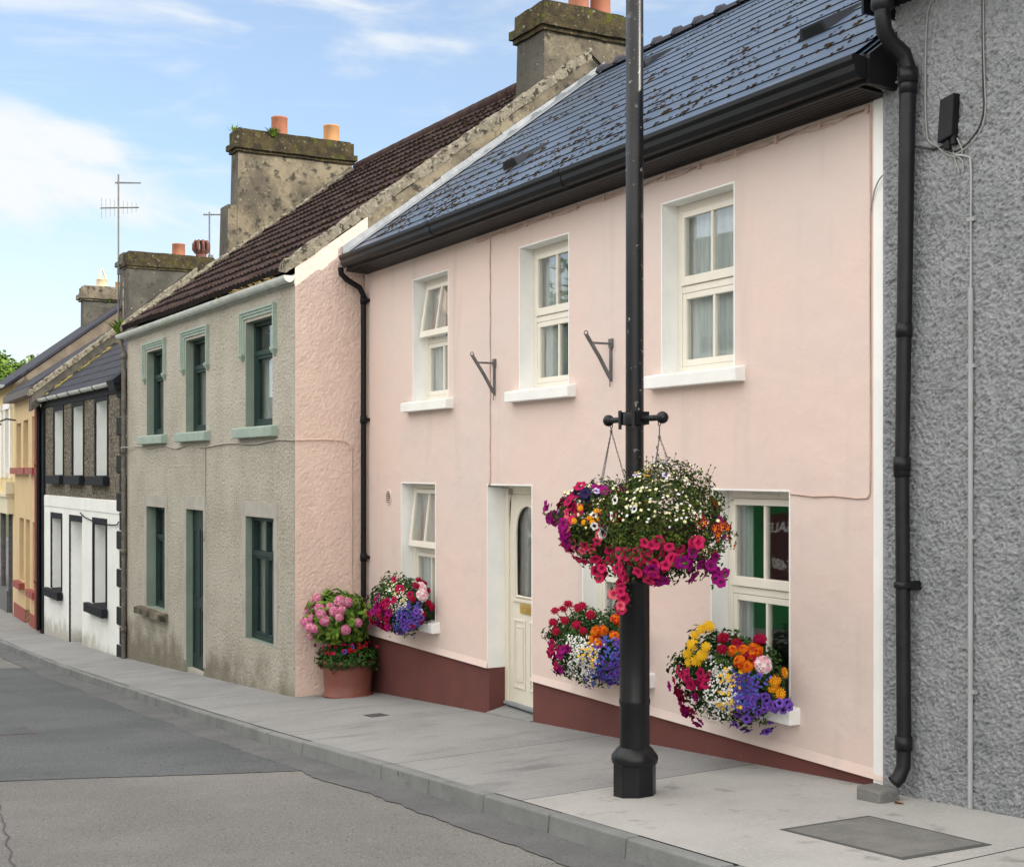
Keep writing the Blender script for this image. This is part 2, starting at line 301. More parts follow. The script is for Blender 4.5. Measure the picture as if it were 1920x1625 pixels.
def strip(mb, X0, X1, ya, yb, za, zb, step=1., ny=1, m=0):   # sheet between two lines running along the street
    n = max(1, int(abs(X1 - X0) / step)); vs = []
    for i in range(n + 1):
        X = X0 + (X1 - X0) * i / n
        for j in range(ny + 1):
            t = j / ny; Y = ya(X) + (yb(X) - ya(X)) * t; vs.append((X, Y, za(X, Y)))
    k = ny + 1
    return mb.add(vs, [(i * k + j, i * k + j + 1, (i + 1) * k + j + 1, (i + 1) * k + j) if X1 < X0 else (i * k + j, (i + 1) * k + j, (i + 1) * k + j + 1, i * k + j + 1) for i in range(n) for j in range(ny)], m, True)
g = MB()
xs = [-1400, -700, -400, -250, -160, -120, -90, -60, -40, -32, -24.4, -16, -8, 0, 6, 20, 40, 80, 200, 500]
ys = [-1400, -500, -200, -80, -30, -9, -4, 2, 6.4, 12, 25, 60, 160, 500, 1400]
g.add([(x, y, g0(min(x, 50)) - .6) for x in xs for y in ys], [(i * len(ys) + j, (i + 1) * len(ys) + j, (i + 1) * len(ys) + j + 1, i * len(ys) + j + 1) for i in range(len(xs) - 1) for j in range(len(ys) - 1)])
struct(g, 'ground', mat('grass_earth', (.07, .10, .03), (.10, .12, .04), s=.4, rough=1))
def crown(X, Y): return gr(X) + .05 * min(1, max(0, (ky(X) - Y) / 3)) 
struct(strip(MB(), -90, 40, lambda X: -2.2, ky, crown, crown, 1, 8), 'road', m_asph)
struct(strip(MB(), -90, 40, lambda X: -9, lambda X: -2.2, lambda X, Y: crown(X, -2.2) + .05, lambda X, Y: 0, 1, 2), 'far_pavement', m_conc)
pt = MB(); n = 90; vs = []
for i in range(n + 1):                                     # newer dark surfacing, laid with a straight cut edge across the street
    for j in range(13):
        t = j / 12; X1 = -12.9 + 1.75 * t + .03 * sin(t * 9); X = X1 + (-25.3 - .9 * (1 - t) - X1) * i / n
        Y = -.4 + (ky(X) - .30 + .4) * t; vs.append((X, Y, crown(X, Y) + .005))
pt.add(vs, [(i * 13 + j, i * 13 + j + 1, (i + 1) * 13 + j + 1, (i + 1) * 13 + j) for i in range(n) for j in range(12)], 0, True)
struct(pt, 'asphalt_patch', m_asphdk)
struct(strip(MB(), -60, 30, lambda X: ky(X) - .36 - .09 * noise.noise(Vector((X * .8, 0, 0))) - .05 * noise.noise(Vector((X * 5, 3, 0))), lambda X: ky(X) + .02, lambda X, Y: crown(X, Y) + .007, 0, .07, 2), 'gutter_channel', m_asphmd)
# pavement slabs, each cast with a narrow joint
JO = [30, 24, 18, 12, 7, 2, -1.8, -5.02, -8.1, -10.25, -12.9, -15.8, -18.6, -21.4, -24.3, -27.2, -30.2, -33.5, -37, -41, -46, -60, -90]
pv = MB()
for i, (a, b) in enumerate(zip(JO, JO[1:])):
    strip(pv, a - .006, b + .006, lambda X: ky(X) + .125, lambda X: 7.6 if X > -45 else 9, gp, 0, .5, 6, 0 if a < -8 else 1)
struct(pv, 'pavement', [m_conc, m_conclt])
jn = strip(MB(), 30, -90, lambda X: ky(X) + .10, lambda X: 7.5, lambda X, Y: gp(X, Y) - .012, 0, .5, 2)
struct(jn, 'pavement_bed', mat('joint_dirt', (.05, .048, .042), rough=1))
kb = MB(); X = 30.0
while X > -60:
    L_ = .91 if X < -3 else 1.1; gap = .012 if R() < .8 else .035
    if abs(X - L_ + 5.95) < .5: gap = .05
    a, b = X - .0, X - L_ + gap; j = U(-.004, .004); dz = U(-.004, .004)
    def P(x, dy, z): return (x, ky(x) + dy + j, z)
    top = lambda x: gp(x, ky(x)) + .004 + dz
    kb.hexa([P(b, .0, crown(b, 4) - .1), P(a, .0, crown(a, 4) - .1), P(a, .124, crown(a, 4) - .1), P(b, .124, crown(b, 4) - .1), P(b, .022, top(b)), P(a, .022, top(a)), P(a, .124, top(a)), P(b, .124, top(b))])
    X -= L_
struct(kb, 'kerb', m_kerb, bev=.012)

ck = MB(); pv_ = [(-7.3 - .13 * i + .05 * noise.noise(Vector((i * .6, 1, 0))), 1.05 + .012 * i + .03 * noise.noise(Vector((i * .5, 7, 0)))) for i in range(34)]
for (a, b) in zip(pv_, pv_[1:]):
    w_ = .005; ck.quad((a[0] - w_, a[1] - w_, crown(*a) + .004), (a[0] + w_, a[1] + w_, crown(*a) + .004), (b[0] + w_, b[1] + w_, crown(*b) + .004), (b[0] - w_, b[1] - w_, crown(*b) + .004))
struct(ck, 'road_crack', mat('crack_tar', (.085, .082, .08), rough=.9))
def flat_cover(name, label, cat, pts, m, rim=None, lift=.005):
    cx = sum(p[0] for p in pts) / 4; cy = sum(p[1] for p in pts) / 4; cz = sum(p[2] for p in pts) / 4
    t = Thing(name, label, cat, off=(cx, cy, cz)); mb = MB(); q = [Vector(p) for p in pts]; cc = Vector((cx, cy, cz))
    mb.hexa([tuple(p - Vector((0, 0, .03))) for p in q] + [tuple(p + Vector((0, 0, lift))) for p in q]); t.part(mb, 'cover', m)
    if rim:
        r = MB()
        for a, b in zip(q, q[1:] + q[:1]):
            oa, ob = cc + (a - cc) * 1.09, cc + (b - cc) * 1.09; dn = Vector((0, 0, .03)); up = Vector((0, 0, lift - .002))
            r.hexa([tuple(k) for k in (oa - dn, ob - dn, b - dn, a - dn, oa + up, ob + up, b + up, a + up)])
        t.part(r, 'frame', rim)
    return t
flat_cover('utility_cover', 'large rough dark concrete cover set into the pale pavement near the grey wall', 'utility cover',
           [(x, y, gp(x, y)) for x, y in ((-6.17, 5.17), (-5.26, 5.18), (-5.2, 5.72), (-6.11, 5.76))], m_cover, mat('cover_edge', (.07, .07, .066), rough=.95))
flat_cover('valve_cover', 'small dark iron cover in the pavement in front of the flower filled window box', 'utility cover',
           [(x, y, gp(x, y)) for x, y in ((-13.55, 5.45), (-13.3, 5.45), (-13.3, 5.65), (-13.55, 5.65))], m_iron)
flat_cover('road_cover', 'flat iron access cover with a reddish rim set into the dark road', 'access cover',
           [(x, y, crown(x, y) + .006) for x, y in ((-16.5, 1.85), (-15.7, 1.85), (-15.6, 2.35), (-16.4, 2.35))], m_asphdk, mat('rust_rim', (.10, .06, .05), rough=.8))

# ---------------------------------------------------------------- pink house
PX0, PX1 = -15.98, -6.66
pk = Thing('pink_house', 'pale pink rendered two storey house with blue slate roof, white window reveals and oxblood plinth', 'house', (0, 0), 0, (-11.3, 6.45, g0(-11.3)))
FY = 6.45
WIN = [(-14.454, -13.503), (-11.818, -10.86), (-9.309, -8.337), (-14.80, -13.84), (-10.588, -9.62), (-8.618, -7.679)]
HU = [(a, b, 2.47, 3.895) for a, b in WIN[:3]]; HL = [(a, b, -.07, 1.50) for a, b in WIN[3:]]
HD = (-12.524, -11.575, -.84, 1.50)
EZ, RY, RZ, SL = 4.30, 9.95, 7.21, .744
def prz(y): return 4.36 + SL * (y - 6.12)
w = MB(); facade(w, PX0, PX1, -.43, 4.35, HU + HL + [HD], FY)
for a, b in ((PX0, -12.524), (-11.575, PX1)):              # render kicks out in a drip above the plinth
    w.add([(a, FY, -.36), (b, FY, -.36), (b, FY - .022, -.43), (a, FY - .022, -.43), (b, FY + .03, -.432), (a, FY + .03, -.432)], [(3, 2, 1, 0), (5, 4, 2, 3)])
yb = 2 * RY - FY
for x in (PX0, PX1): w.add([(x, FY, -2), (x, yb, -2), (x, yb, 4.4), (x, RY, RZ - .1), (x, FY, 4.5)], [(0, 1, 2, 3, 4)])
w.quad((PX0, yb, -2), (PX1, yb, -2), (PX1, yb, 4.4), (PX0, yb, 4.4))
pk.part(w, 'wall', m_pink)
f = MB(); f.quad((PX0, FY + .3, 2.2), (PX1, FY + .3, 2.2), (PX1, 10, 2.2), (PX0, 10, 2.2)); f.quad((PX0, 9.6, -1), (PX1, 9.6, -1), (PX1, 9.6, 5), (PX0, 9.6, 5))
for x in (-12.9, -10.0): f.quad((x, FY + .4, -1), (x, 9.6, -1), (x, 9.6, 4.3), (x, FY + .4, 4.3))
pk.part(f, 'interior_wall', m_interior)
pl = MB(); pl.box(PX0, -12.524, FY + .015, FY + .35, -1.6, -.43); pl.box(-11.575, PX1, FY + .015, FY + .35, -1.6, -.43)
pk.part(pl, 'plinth', m_plinth)
cs = MB(); cs.box(-6.80, PX1 + .004, FY - .012, FY + .02, -.62, 4.5); pk.part(cs, 'corner_strip', m_white, bev=.004)

def pink_window(h, opn, low, slx, seed, cur):
    x0, x1, z0, z1 = h; d = .16; y = FY + d; zt = z0 + (z1 - z0) * .50
    fr = MB(); fr.ring(x0, x1, z0, z1, .055, y, y + .07, 0, .06, .065); fr.box(x0 + .055, x1 - .055, y + .004, y + .066, zt - .035, zt + .025)
    if low: fr.box(x0 + .3, x1 - .3, y - .012, y, z1 - .045, z1 - .025)
    W_ = pk.part(fr, 'window', m_cream, bev=.006)
    pk.part(reveal(h, d + .1, .014, FY), 'reveal', m_white, W_)
    s = MB(); s.hexa([(slx[0], FY - .10, z0 - .125), (slx[1], FY - .10, z0 - .125), (slx[1], FY + .02, z0 - .125), (slx[0], FY + .02, z0 - .125),
                      (slx[0], FY - .10, z0 - .02), (slx[1], FY - .10, z0 - .02), (slx[1], FY + .02, z0 + .004), (slx[0], FY + .02, z0 + .004)])
    s.box(x0, x1, FY + .0205, y, z0 - .06, z0 + .004); pk.part(s, 'sill', m_white, W_, bev=.008)
    M = (x0 + x1) / 2
    for k, (a, b) in enumerate(((zt + .028, z1 - .066), (z0 + .062, zt - .037))):
        s = MB(); p = MB(); e = x0 + .057; g_ = x1 - .057; ys = y - .014 if k == 0 else y + .008
        s.ring(e, g_, a, b, .05, ys, ys + .055, 0, .075 if k == 0 else .055); s.box(M - .013, M + .013, ys + .004, ys + .05, a + .055, b - .05)
        p.box(e + .05, g_ - .05, ys + .022, ys + .03, a + .055, b - .05)
        if k == 0 and opn:
            T = Matrix.Translation((0, ys, b)) @ Matrix.Rotation(-opn, 4, 'X') @ Matrix.Translation((0, -ys, -b))
            for q in (s, p): q.v = [tuple(T @ Vector(v)) for v in q.v]
        pk.part(s, 'sash', m_cream, W_, bev=.004); pk.part(p, 'pane', GLASS, W_)
    for a, b in cur: 
        pk.part(curtain(x0 + (x1 - x0) * a, x0 + (x1 - x0) * b, z0 + .04, z1, y + .10, 50), 'curtain', m_net, W_)
for i, h in enumerate(HU + HL):
    low = i > 2
    sl = (h[0] - .16, h[1] + .14) if not low else (h[0] - .14, h[1] + (.20 if i == 4 else .12))
    pink_window(h, radians(9) if i == 0 else radians(7) if i == 3 else 0, low, sl, i, ([(0, .42), (.6, 1)], [(0, .5), (.86, 1)], [(.02, 1)], [(0, .9)], [(0, .3), (.7, 1)], [(0, .2)])[i])

# front door
dy = FY + .20
d = MB(); x0, x1, z0, z1 = HD
d.box(x0, x0 + .075, dy, dy + .08, -.80, z1); d.box(x1 - .075, x1, dy, dy + .08, -.80, z1); d.box(x0 + .075, x1 - .075, dy, dy + .08, z1 - .09, z1)
Dr = pk.part(d, 'door', m_doorframe, bev=.006)
rv = reveal((x0, x1, -.43, z1), .26, .014, FY, False); pk.part(rv, 'reveal', m_white, Dr)
for xx in (x0 + .002, x1): rv = MB(); rv.quad((xx, FY + .015, -1.1), (xx, FY + .3, -1.1), (xx, FY + .3, -.43), (xx, FY + .015, -.43)); pk.part(rv, 'plinth_return', m_plinth, Dr)
st = MB(); st.hexa([(x0 + .002, FY - .02, -1.2), (x1, FY - .02, -1.2), (x1, dy + .1, -1.2), (x0 + .002, dy + .1, -1.2), (x0 + .002, FY - .02, gp(x0, FY) + .02), (x1, FY - .02, gp(x1, FY) + .012), (x1, dy + .1, -.81), (x0 + .002, dy + .1, -.815)])
pk.part(st, 'doorstep', m_conc, Dr); st = MB(); st.box(x0 + .03, x1 - .03, dy - .03, dy + .02, -.808, -.78); pk.part(st, 'threshold', m_lead, Dr)
lf = MB(); a, b = x0 + .078, x1 - .078; M = (a + b) / 2; ly = dy + .02; gw, gz0, gz1 = .245, .34, 1.05
arch = [(M + gw * cos(t), gz1 + gw * sin(t)) for t in [pi * i / 16 for i in range(17)]]
outl = [(M - gw, gz0)] + [(M + gw, gz0)] + arch                      # opening outline, counter-clockwise
rect = []
for (x, z) in outl:                                                  # leaf face stitched between the arch and the leaf edge
    if z <= gz1 + 1e-6 and abs(abs(x - M) - gw) < 1e-6: rect.append((a if x < M else b, z if z > gz0 + 1e-6 else gz0))
    else:
        t = math.atan2(z - gz1, x - M); k = min((b - M) / max(abs(cos(t)), 1e-6), (z1 - .093 - gz1) / max(sin(t), 1e-6)); rect.append((M + k * cos(t), gz1 + k * sin(t)))
n = len(outl)
for i in range(1, n):
    j = (i + 1) % n; lf.quad((outl[i][0], ly, outl[i][1]), (rect[i][0], ly, rect[i][1]), (rect[j][0], ly, rect[j][1]), (outl[j][0], ly, outl[j][1]))
for cx, s_ in ((a, -1), (b, 1)): lf.add([(cx, ly, gz1), (cx, ly, z1 - .093), (M + s_ * ((z1 - .093 - gz1)), ly, z1 - .093)], [(0, 1, 2)])
lf.box(a, b, ly, ly + .045, -.78, gz0)
lf.tube([(x, ly - .004, z) for x, z in outl + outl[:1]], .017, 6); lf.box(M - gw - .05, M + gw + .05, ly - .02, ly, gz0 - .055, gz0 - .022)
for px in (M - .17, M + .17):                                       # raised lower panels
    lf.ring(px - .125, px + .125, -.62, .10, .022, ly - .012, ly); lf.ring(px - .075, px + .075, -.55, .03, .016, ly - .010, ly)
    lf.box(px - .058, px + .058, ly - .006, ly, -.53, .01)
pk.part(lf, 'door_leaf', m_creamdoor, Dr, bev=.003)
gl = MB(); gl.extr([(x, ly + .02, z) for x, z in outl], (0, .01, 0)); pk.part(gl, 'pane', GLASS, Dr)
bk = curtain(M - gw, M + gw, gz0, gz1 + gw, ly + .1, 24, .01); pk.part(bk, 'curtain', mat('frosted_curtain', (.16, .17, .165), (.3, .31, .3), s=5, rough=.6, stretch=(5, 1, 1)), Dr)
lb = MB(); lb.box(M - .155, M + .155, ly - .014, ly, .17, .27); lb.box(M - .12, M + .12, ly - .022, ly - .0142, .19, .25); lb.tube([(M - .03, ly - .03, .215), (M + .03, ly - .03, .215)], .006); pk.part(lb, 'letterbox', m_brass, Dr, bev=.006)

# slate roof in stepped courses
rf = MB(); n = 16; ls = sqrt(1 + SL * SL)
for side in (1, -1):
    for i in range(n):
        ya = 6.10 + (RY - 6.10) * i / n; yc = 6.10 + (RY - 6.10) * (i + 1) / n + .03
        for (y, lift) in ((0, 0),): pass
        za, zc = prz(ya) + .019, prz(yc) + .006
        f_ = (lambda y: y) if side == 1 else (lambda y: 2 * RY - y)
        rf.quad((PX0 + .05, f_(ya), za), (PX1 - .04, f_(ya), za), (PX1 - .04, f_(yc), zc), (PX0 + .05, f_(yc), zc))
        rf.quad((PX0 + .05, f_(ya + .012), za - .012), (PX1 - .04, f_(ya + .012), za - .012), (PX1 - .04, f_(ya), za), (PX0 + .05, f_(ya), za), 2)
        if side == 1:                                               # fine open joints between slates
            x = PX0 + .2 + (.3 if i % 2 else 0)
            while x < PX1 - .1:
                rf.quad((x, ya + .002, za + .0015), (x + .003, ya + .002, za + .0015), (x + .003, yc - .035, zc + .0035), (x, yc - .035, zc + .0035), 1); x += .6
    rf.quad((PX0, 6.10 if side == 1 else 2 * RY - 6.10, prz(6.1) - .02), (PX1, 6.10 if side == 1 else 2 * RY - 6.1, prz(6.1) - .02), (PX1, RY, RZ - .04), (PX0, RY, RZ - .04))
RF = pk.part(rf, 'roof', [m_slate, m_slatedk, mat('slate_edge_shade', (.022, .026, .034), rough=.9, spec=.1)])  # slate edges coloured extra dark, with the shadow line of each course painted in
rg = MB(); x = PX0 + .2
while x < PX1:
    for k in range(5):
        t0, t1 = pi * k / 5, pi * (k + 1) / 5; r0, r1 = .125, .11
        rg.quad((x, RY - r0 * cos(t0), RZ - .03 + r0 * sin(t0) * .8), (x + .44, RY - r1 * cos(t0), RZ - .03 + r1 * sin(t0) * .8), (x + .44, RY - r1 * cos(t1), RZ - .03 + r1 * sin(t1) * .8), (x, RY - r0 * cos(t1), RZ - .03 + r0 * sin(t1) * .8), 0, True)
    rg.tube([(x + .02, RY - .13, RZ - .03), (x + .02, RY - .09, RZ + .05), (x + .02, RY, RZ + .09), (x + .02, RY + .09, RZ + .05), (x + .02, RY + .13, RZ - .03)], .03, 6)
    x += .45
pk.part(rg, 'ridge', m_slatedk, RF)
for (vx, vy) in ((-12.93, 7.04), (-8.11, 7.16), (-13.31, 8.99)):     # slate vents
    v = MB(); z = prz(vy)
    T = lambda a, b, c: (vx + a, vy + b - c * .6, z + .015 + b * SL + c * .8)
    q = [T(-.17, -.10, 0), T(.17, -.10, 0), T(.2, .28, 0), T(-.2, .28, 0), T(-.13, -.08, .085), T(.13, -.08, .085), T(.17, .26, .012), T(-.17, .26, .012)]
    v.hexa(q); v.quad(T(-.12, -.101, .012), T(.12, -.101, .012), T(.105, -.0915, .07), T(-.105, -.0915, .07), 1); pk.part(v, 'roof_vent', [mat('vent_slate', (.022, .025, .032), rough=.8, spec=.2), m_blackpl], RF)
ms = MB()
def clump(mb, c, ax, r, n=7, m=0):                                   # ragged low mound, c centre, ax two in-plane axes + up
    a, b, u = ax; vs = [tuple(Vector(c) + Vector(u) * r * U(.35, .6))]
    for j in range(n):
        q = 2 * pi * j / n; k = r * U(.6, 1.25); vs.append(tuple(Vector(c) + Vector(a) * cos(q) * k * .42 + Vector(b) * sin(q) * k * 1.35 + Vector(u) * .02 * r * 5))
    for j in range(n):
        q = 2 * pi * j / n + .2; k = r * U(.8, 1.35); vs.append(tuple(Vector(c) + Vector(a) * cos(q) * k * .45 + Vector(b) * sin(q) * k * 1.4 - Vector(u) * .012))
    mb.add(vs, [(0, 1 + j, 1 + (j + 1) % n) for j in range(n)] + [(1 + j, 1 + n + j, 1 + n + (j + 1) % n, 1 + (j + 1) % n) for j in range(n)], m, True)
tt = Vector((0, 1, SL)).normalized(); nn_ = Vector((0, -SL, 1)).normalized()
for k in range(820):
    if k < 600:
        i = random.choice([1, 1, 2, 2, 3, 3, 4, 4, 5, 5, 6, 7, 8, 9, 10, 12, 14]); x = U(PX0 + .5, PX1 - .1)
        if R() < .45: x = random.choice([-8.6, -7.6, -9.9, -10.4, -11.9, -12.4, -13.6, -14.6, -15.4, -7.2]) + random.gauss(0, .22)
    else: i = random.randint(0, 3); x = U(PX0 + .3, -9)
    x = PX0 + .2 + (.3 if i % 2 else 0) + round((x - PX0 - .2) / .3) * .3 + random.gauss(0, .03) if R() < .6 else x
    if not PX0 + .2 < x < PX1 - .1: continue
    y = 6.10 + (RY - 6.10) * i / n + U(-.01, .05); clump(ms, (x, y, prz(y) + .02), (Vector((1, 0, 0)), tt, nn_), U(.008, .026) * (1.6 if R() < .12 else 1))
    if R() < .3:
        for q in range(random.randint(1, 4)): clump(ms, (x + U(-.02, .02), y + .05 * (q + 1), prz(y + .05 * (q + 1)) + .016), (Vector((1, 0, 0)), tt, nn_), U(.008, .019))
pk.part(ms, 'roof_moss', m_moss, RF, kind='stuff')
fl = MB(); y = 6.14                                                  # stepped lead flashing against the neighbour's gable
while y < 10.0:
    y2 = min(y + .46, 10.05); h = U(-.01, .01)
    A_ = lambda yy, dx, dz: (PX0 + dx, yy, prz(yy) + dz)
    fl.hexa([A_(y, -.03, .0), A_(y, .19 + h, .026), A_(y2 + .03, .19 + h, .028), A_(y2 + .03, -.03, .0), A_(y, -.03, .045), A_(y, .19 + h, .035), A_(y2 + .03, .19 + h, .036), A_(y2 + .03, -.03, .04)])
    fl.hexa([A_(y, .0, .03), A_(y, .03, .03), A_(y2 + .03, .028, .03), A_(y2 + .03, .0, .03), A_(y, .0, .13 + h), A_(y, .018, .13 + h), A_(y2 + .03, .016, .12 + h), A_(y2 + .03, .0, .12 + h)])
    y = y2
pk.part(fl, 'flashing', m_lead, bev=.006)

# eaves: fascia, sloping soffit, box gutter
ea = MB(); ea.box(-15.80, -6.56, 6.135, 6.16, 4.175, 4.37)
ea.extr([(-15.9, 6.16, 4.178), (-15.9, 6.46, 4.160), (-15.9, 6.46, 4.185), (-15.9, 6.16, 4.203)], (9.25, 0, 0))
for k in range(6): yk = 6.19 + k * .042; ea.box(-15.88, -6.68, yk, yk + .004, 4.173 - k * .0025, 4.178 - k * .0025)
ea.extr([(-6.56, 6.14, 4.168), (-6.56, 6.385, 4.157), (-6.56, 6.385, 4.54), (-6.56, 6.14, 4.36)], (.045, 0, 0))
pk.part(ea, 'eaves', m_blackpl)
gu = MB(); P_ = [(6.134, 4.34), (6.03, 4.355), (6.010, 4.345), (6.010, 4.31), (6.032, 4.285), (6.036, 4.245), (6.062, 4.205), (6.134, 4.20)]
gu.extr([(-15.76, y, z) for y, z in P_], (9.22, 0, 0))
for x in (-13.2, -10.4): gu.extr([(x, y + (-.005 if y < 6.1 else 0), z + (-.005 if z < 4.25 else .003)) for y, z in P_], (.10, 0, 0))
pk.part(gu, 'gutter', m_blackpl, bev=.004)
dp = MB(); dx = -15.86
dp.tube([(dx - .02, 6.08, 4.22), (dx - .02, 6.09, 4.14), (dx - .01, 6.16, 4.07), (dx, 6.33, 3.98), (dx, 6.385, 3.88), (dx, 6.385, 3.7), (dx, 6.385, 1.5), (dx, 6.385, -.9), (dx, 6.36, -1.05), (dx, 6.3, -1.1)], .036, 12)
for z in (3.82, 2.3, .55): dp.lathe([(.036, z - .05), (.044, z - .05), (.044, z + .05), (.036, z + .05)], (dx, 6.385), 12); dp.box(dx - .06, dx + .06, 6.36, 6.45, z - .02, z + .02)
pk.part(dp, 'downpipe', m_blackpl)

cb = MB(); pts = []; x = PX1 - .2                                     # bundle of cables clipped under the eaves
for q in range(3):
    pts = [(PX1 - .2 - i * .16, FY - .012, 4.115 + .012 * q - .018 * abs(sin(i * .55 + q)) + .006 * sin(i * 1.7 + q)) for i in range(38)]
    cb.tube(pts, .0055, 5)
for i in range(0, 38, 3): cb.box(PX1 - .21 - i * .16, PX1 - .18 - i * .16, FY - .022, FY, 4.09, 4.14)
pk.part(cb, 'cable', m_cablepink)
cb = MB(); cb.tube([(-12.463 + .006 * sin(i * 2.1), FY - .008, 4.12 - i * .13) for i in range(21)], .0075, 6); pk.part(cb, 'cable', m_cablepink)
cb = MB(); cb.tube([(-12.463, FY - .01, 1.52), (-12.5, FY - .012, 1.49), (-12.47, FY + .05, 1.485), (-12.38, FY + .17, 1.47), (-12.36, FY + .19, 1.45)], .007, 6); cb.box(-12.385, -12.345, FY + .17, FY + .2, 1.40, 1.45); pk.part(cb, 'cable', m_cable)
cb = MB(); cb.tube([(-7.66, FY - .008, 1.487), (-7.4, FY - .008, 1.47), (-7.2, FY - .008, 1.478), (-6.95, FY - .008, 1.465), (-6.86, FY - .008, 1.47), (-6.835, FY - .008, 1.5), (-6.83, FY - .008, 1.9), (-6.834, FY - .008, 2.8), (-6.83, FY - .008, 4.1)], .006, 6); pk.part(cb, 'cable', m_cablepink)
vt = MB(); yv = FY - .012
def ell(rx, rz, y, n=20): return [(-15.19 + rx * cos(2 * pi * j / n), y, 1.33 + rz * sin(2 * pi * j / n)) for j in range(n)]
vt.extr(ell(.085, .095, yv), (0, .014, 0))
for k in range(5): vt.box(-15.19 - .05, -15.19 + .05, yv - .012, yv - .0005, 1.275 + k * .025, 1.285 + k * .025, 1 if False else 0)
vt.extr([(p[0], p[1], p[2]) for p in ell(.06, .07, yv - .003)], (0, .002, 0), 1); pk.part(vt, 'wall_vent', [m_pink, mat('vent_dark', (.03, .026, .024), rough=.9)])
for bx, bz in ((-12.36, 2.46), (-10.10, 2.475)):                     # flagpole sockets
    b = MB(); b.box(bx - .012, bx + .012, FY - .022, FY, bz - .02, bz + .34); b.box(bx - .03, bx + .03, FY - .02, FY, bz + .28, bz + .36)
    b.tube([(bx, FY - .02, bz + .01), (bx, FY - .13, bz + .19), (bx, FY - .27, bz + .39)], .018, 10)
    b.box(bx - .006, bx + .006, FY - .21, FY - .02, bz + .305, bz + .325); b.tube([(bx, FY - .27 - .02 * cos(t), bz + .40 + .02 * sin(t)) for t in [i * pi / 4 for i in range(9)]], .005, 5)
    b.tube([(bx, FY - .02, bz - .02), (bx + .012, FY - .03, bz - .05), (bx, FY - .02, bz - .07)], .005, 5)
    pk.part(b, 'flag_bracket', m_steel)

# ---------------------------------------------------------------- grey roughcast building on the right
gb = Thing('grey_building', 'blue grey roughcast building with black downpipe and cable box at the right edge', 'building', (0, 0), 0, (-4.5, 6.40, g0(-4.5)))
GY = 6.40; GX0 = -6.655; GX1 = 3.0
w = MB(); nx, nz = 150, 620; vs = []; x1 = -5.2; z0, z1 = -.75, 4.95
for i in range(nx + 1):
    for j in range(nz + 1):
        x = GX0 + (x1 - GX0) * i / nx; z = z0 + (z1 - z0) * j / nz; p = Vector((x, 0, z))
        q_ = Vector((x * .9 + z * .5, 0, z * .9 - x * .5)); h = .55 - 1.6 * abs(noise.noise(Vector((q_.x * 25, 0, q_.z * 42)))) + noise.noise(p * 70 + Vector((3, 7, 1))) * .55 + noise.noise(p * 9) * .3
        e = min(1, i / 4); vs.append((x, GY - .012 - .019 * max(-.8, h) * e - .008 * (noise.noise(p * 1.3)) * e, z))
w.add(vs, [(i * (nz + 1) + j, (i + 1) * (nz + 1) + j, (i + 1) * (nz + 1) + j + 1, i * (nz + 1) + j + 1) for i in range(nx) for j in range(nz)], 0, True)
w.quad((x1 - .01, GY - .01, -.8), (GX1, GY - .01, -.8), (GX1, GY - .01, 4.95), (x1 - .01, GY - .01, 4.95))
w.add([(GX0, GY - .008, -1), (GX0, 14, -1), (GX0, 14, 4.9), (GX0, 10, 7.9), (GX0, GY - .008, 4.95)], [(0, 1, 2, 3, 4)])
w.add([(GX1, GY, -1), (GX1, 14, -1), (GX1, 14, 4.9), (GX1, 10, 7.9), (GX1, GY, 4.95)], [(0, 1, 2, 3, 4)]); w.quad((GX0, 14, -1), (GX1, 14, -1), (GX1, 14, 4.9), (GX0, 14, 4.9))
gb.part(w, 'wall', m_rgrey)
r = MB(); r.extr([(GX0 + .10, 6.08, 4.93), (GX0 + .10, 10, 7.93), (GX0 + .10, 14, 4.9), (GX0 + .10, 14, 5.0), (GX0 + .10, 10, 8.05), (GX0 + .10, 6.08, 5.03)], (GX1 - GX0 + .2, 0, 0)); gb.part(r, 'roof', m_slatedk)
e = MB(); e.box(-6.53, GX1, 6.13, 6.16, 4.74, 4.99); e.extr([(-6.53, 6.16, 4.76), (-6.53, 6.39, 4.70), (-6.53, 6.39, 4.73), (-6.53, 6.16, 4.79)], (GX1 + 6.53, 0, 0)); e.box(-6.55, -6.5305, 6.10, 6.39, 4.62, 5.0); gb.part(e, 'eaves', m_blackpl)
gu = MB(); pr = [(6.125, 4.86)] + [(6.06 - .065 * cos(t), 4.86 - .075 * sin(t)) for t in [pi * k / 8 for k in range(9)]]
gu.extr([(-6.50, y, z) for y, z in pr], (GX1 + 6.50, 0, 0)); gb.part(gu, 'gutter', mat('old_black_gutter', (.018, .018, .018), (.05, .045, .03), s=8, rough=.7, bump=((30, .006, 4),)))
dp = MB(); qx = -6.40
path = [(-6.36, 6.10, 4.80), (-6.36, 6.10, 4.55), (-6.36, 6.115, 4.46), (-6.37, 6.19, 4.39), (-6.35, 6.27, 4.33), (-6.342, 6.30, 4.24), (-6.342, 6.30, 4.10), (-6.392, 6.30, 1.7), (-6.375, 6.30, -.10), (-6.375, 6.295, -.25), (-6.385, 6.265, -.32), (-6.395, 6.23, -.35)]
dp.tube(path, [.05] * 2 + [.052] * 5 + [.046] * 5, 16, 0, False); dp.tube(path[-2:], .038, 12, 1)
for z, r_ in ((4.19, .064), (4.12, .058), (2.56, .054), (1.70, .056), (1.66, .053), (-.10, .056)): dp.lathe([(.04, z - .045), (r_, z - .045), (r_, z + .045), (.04, z + .045)], (-6.342 - (4.1 - z) * .021 if z > 1.6 else -6.378, 6.30), 16)
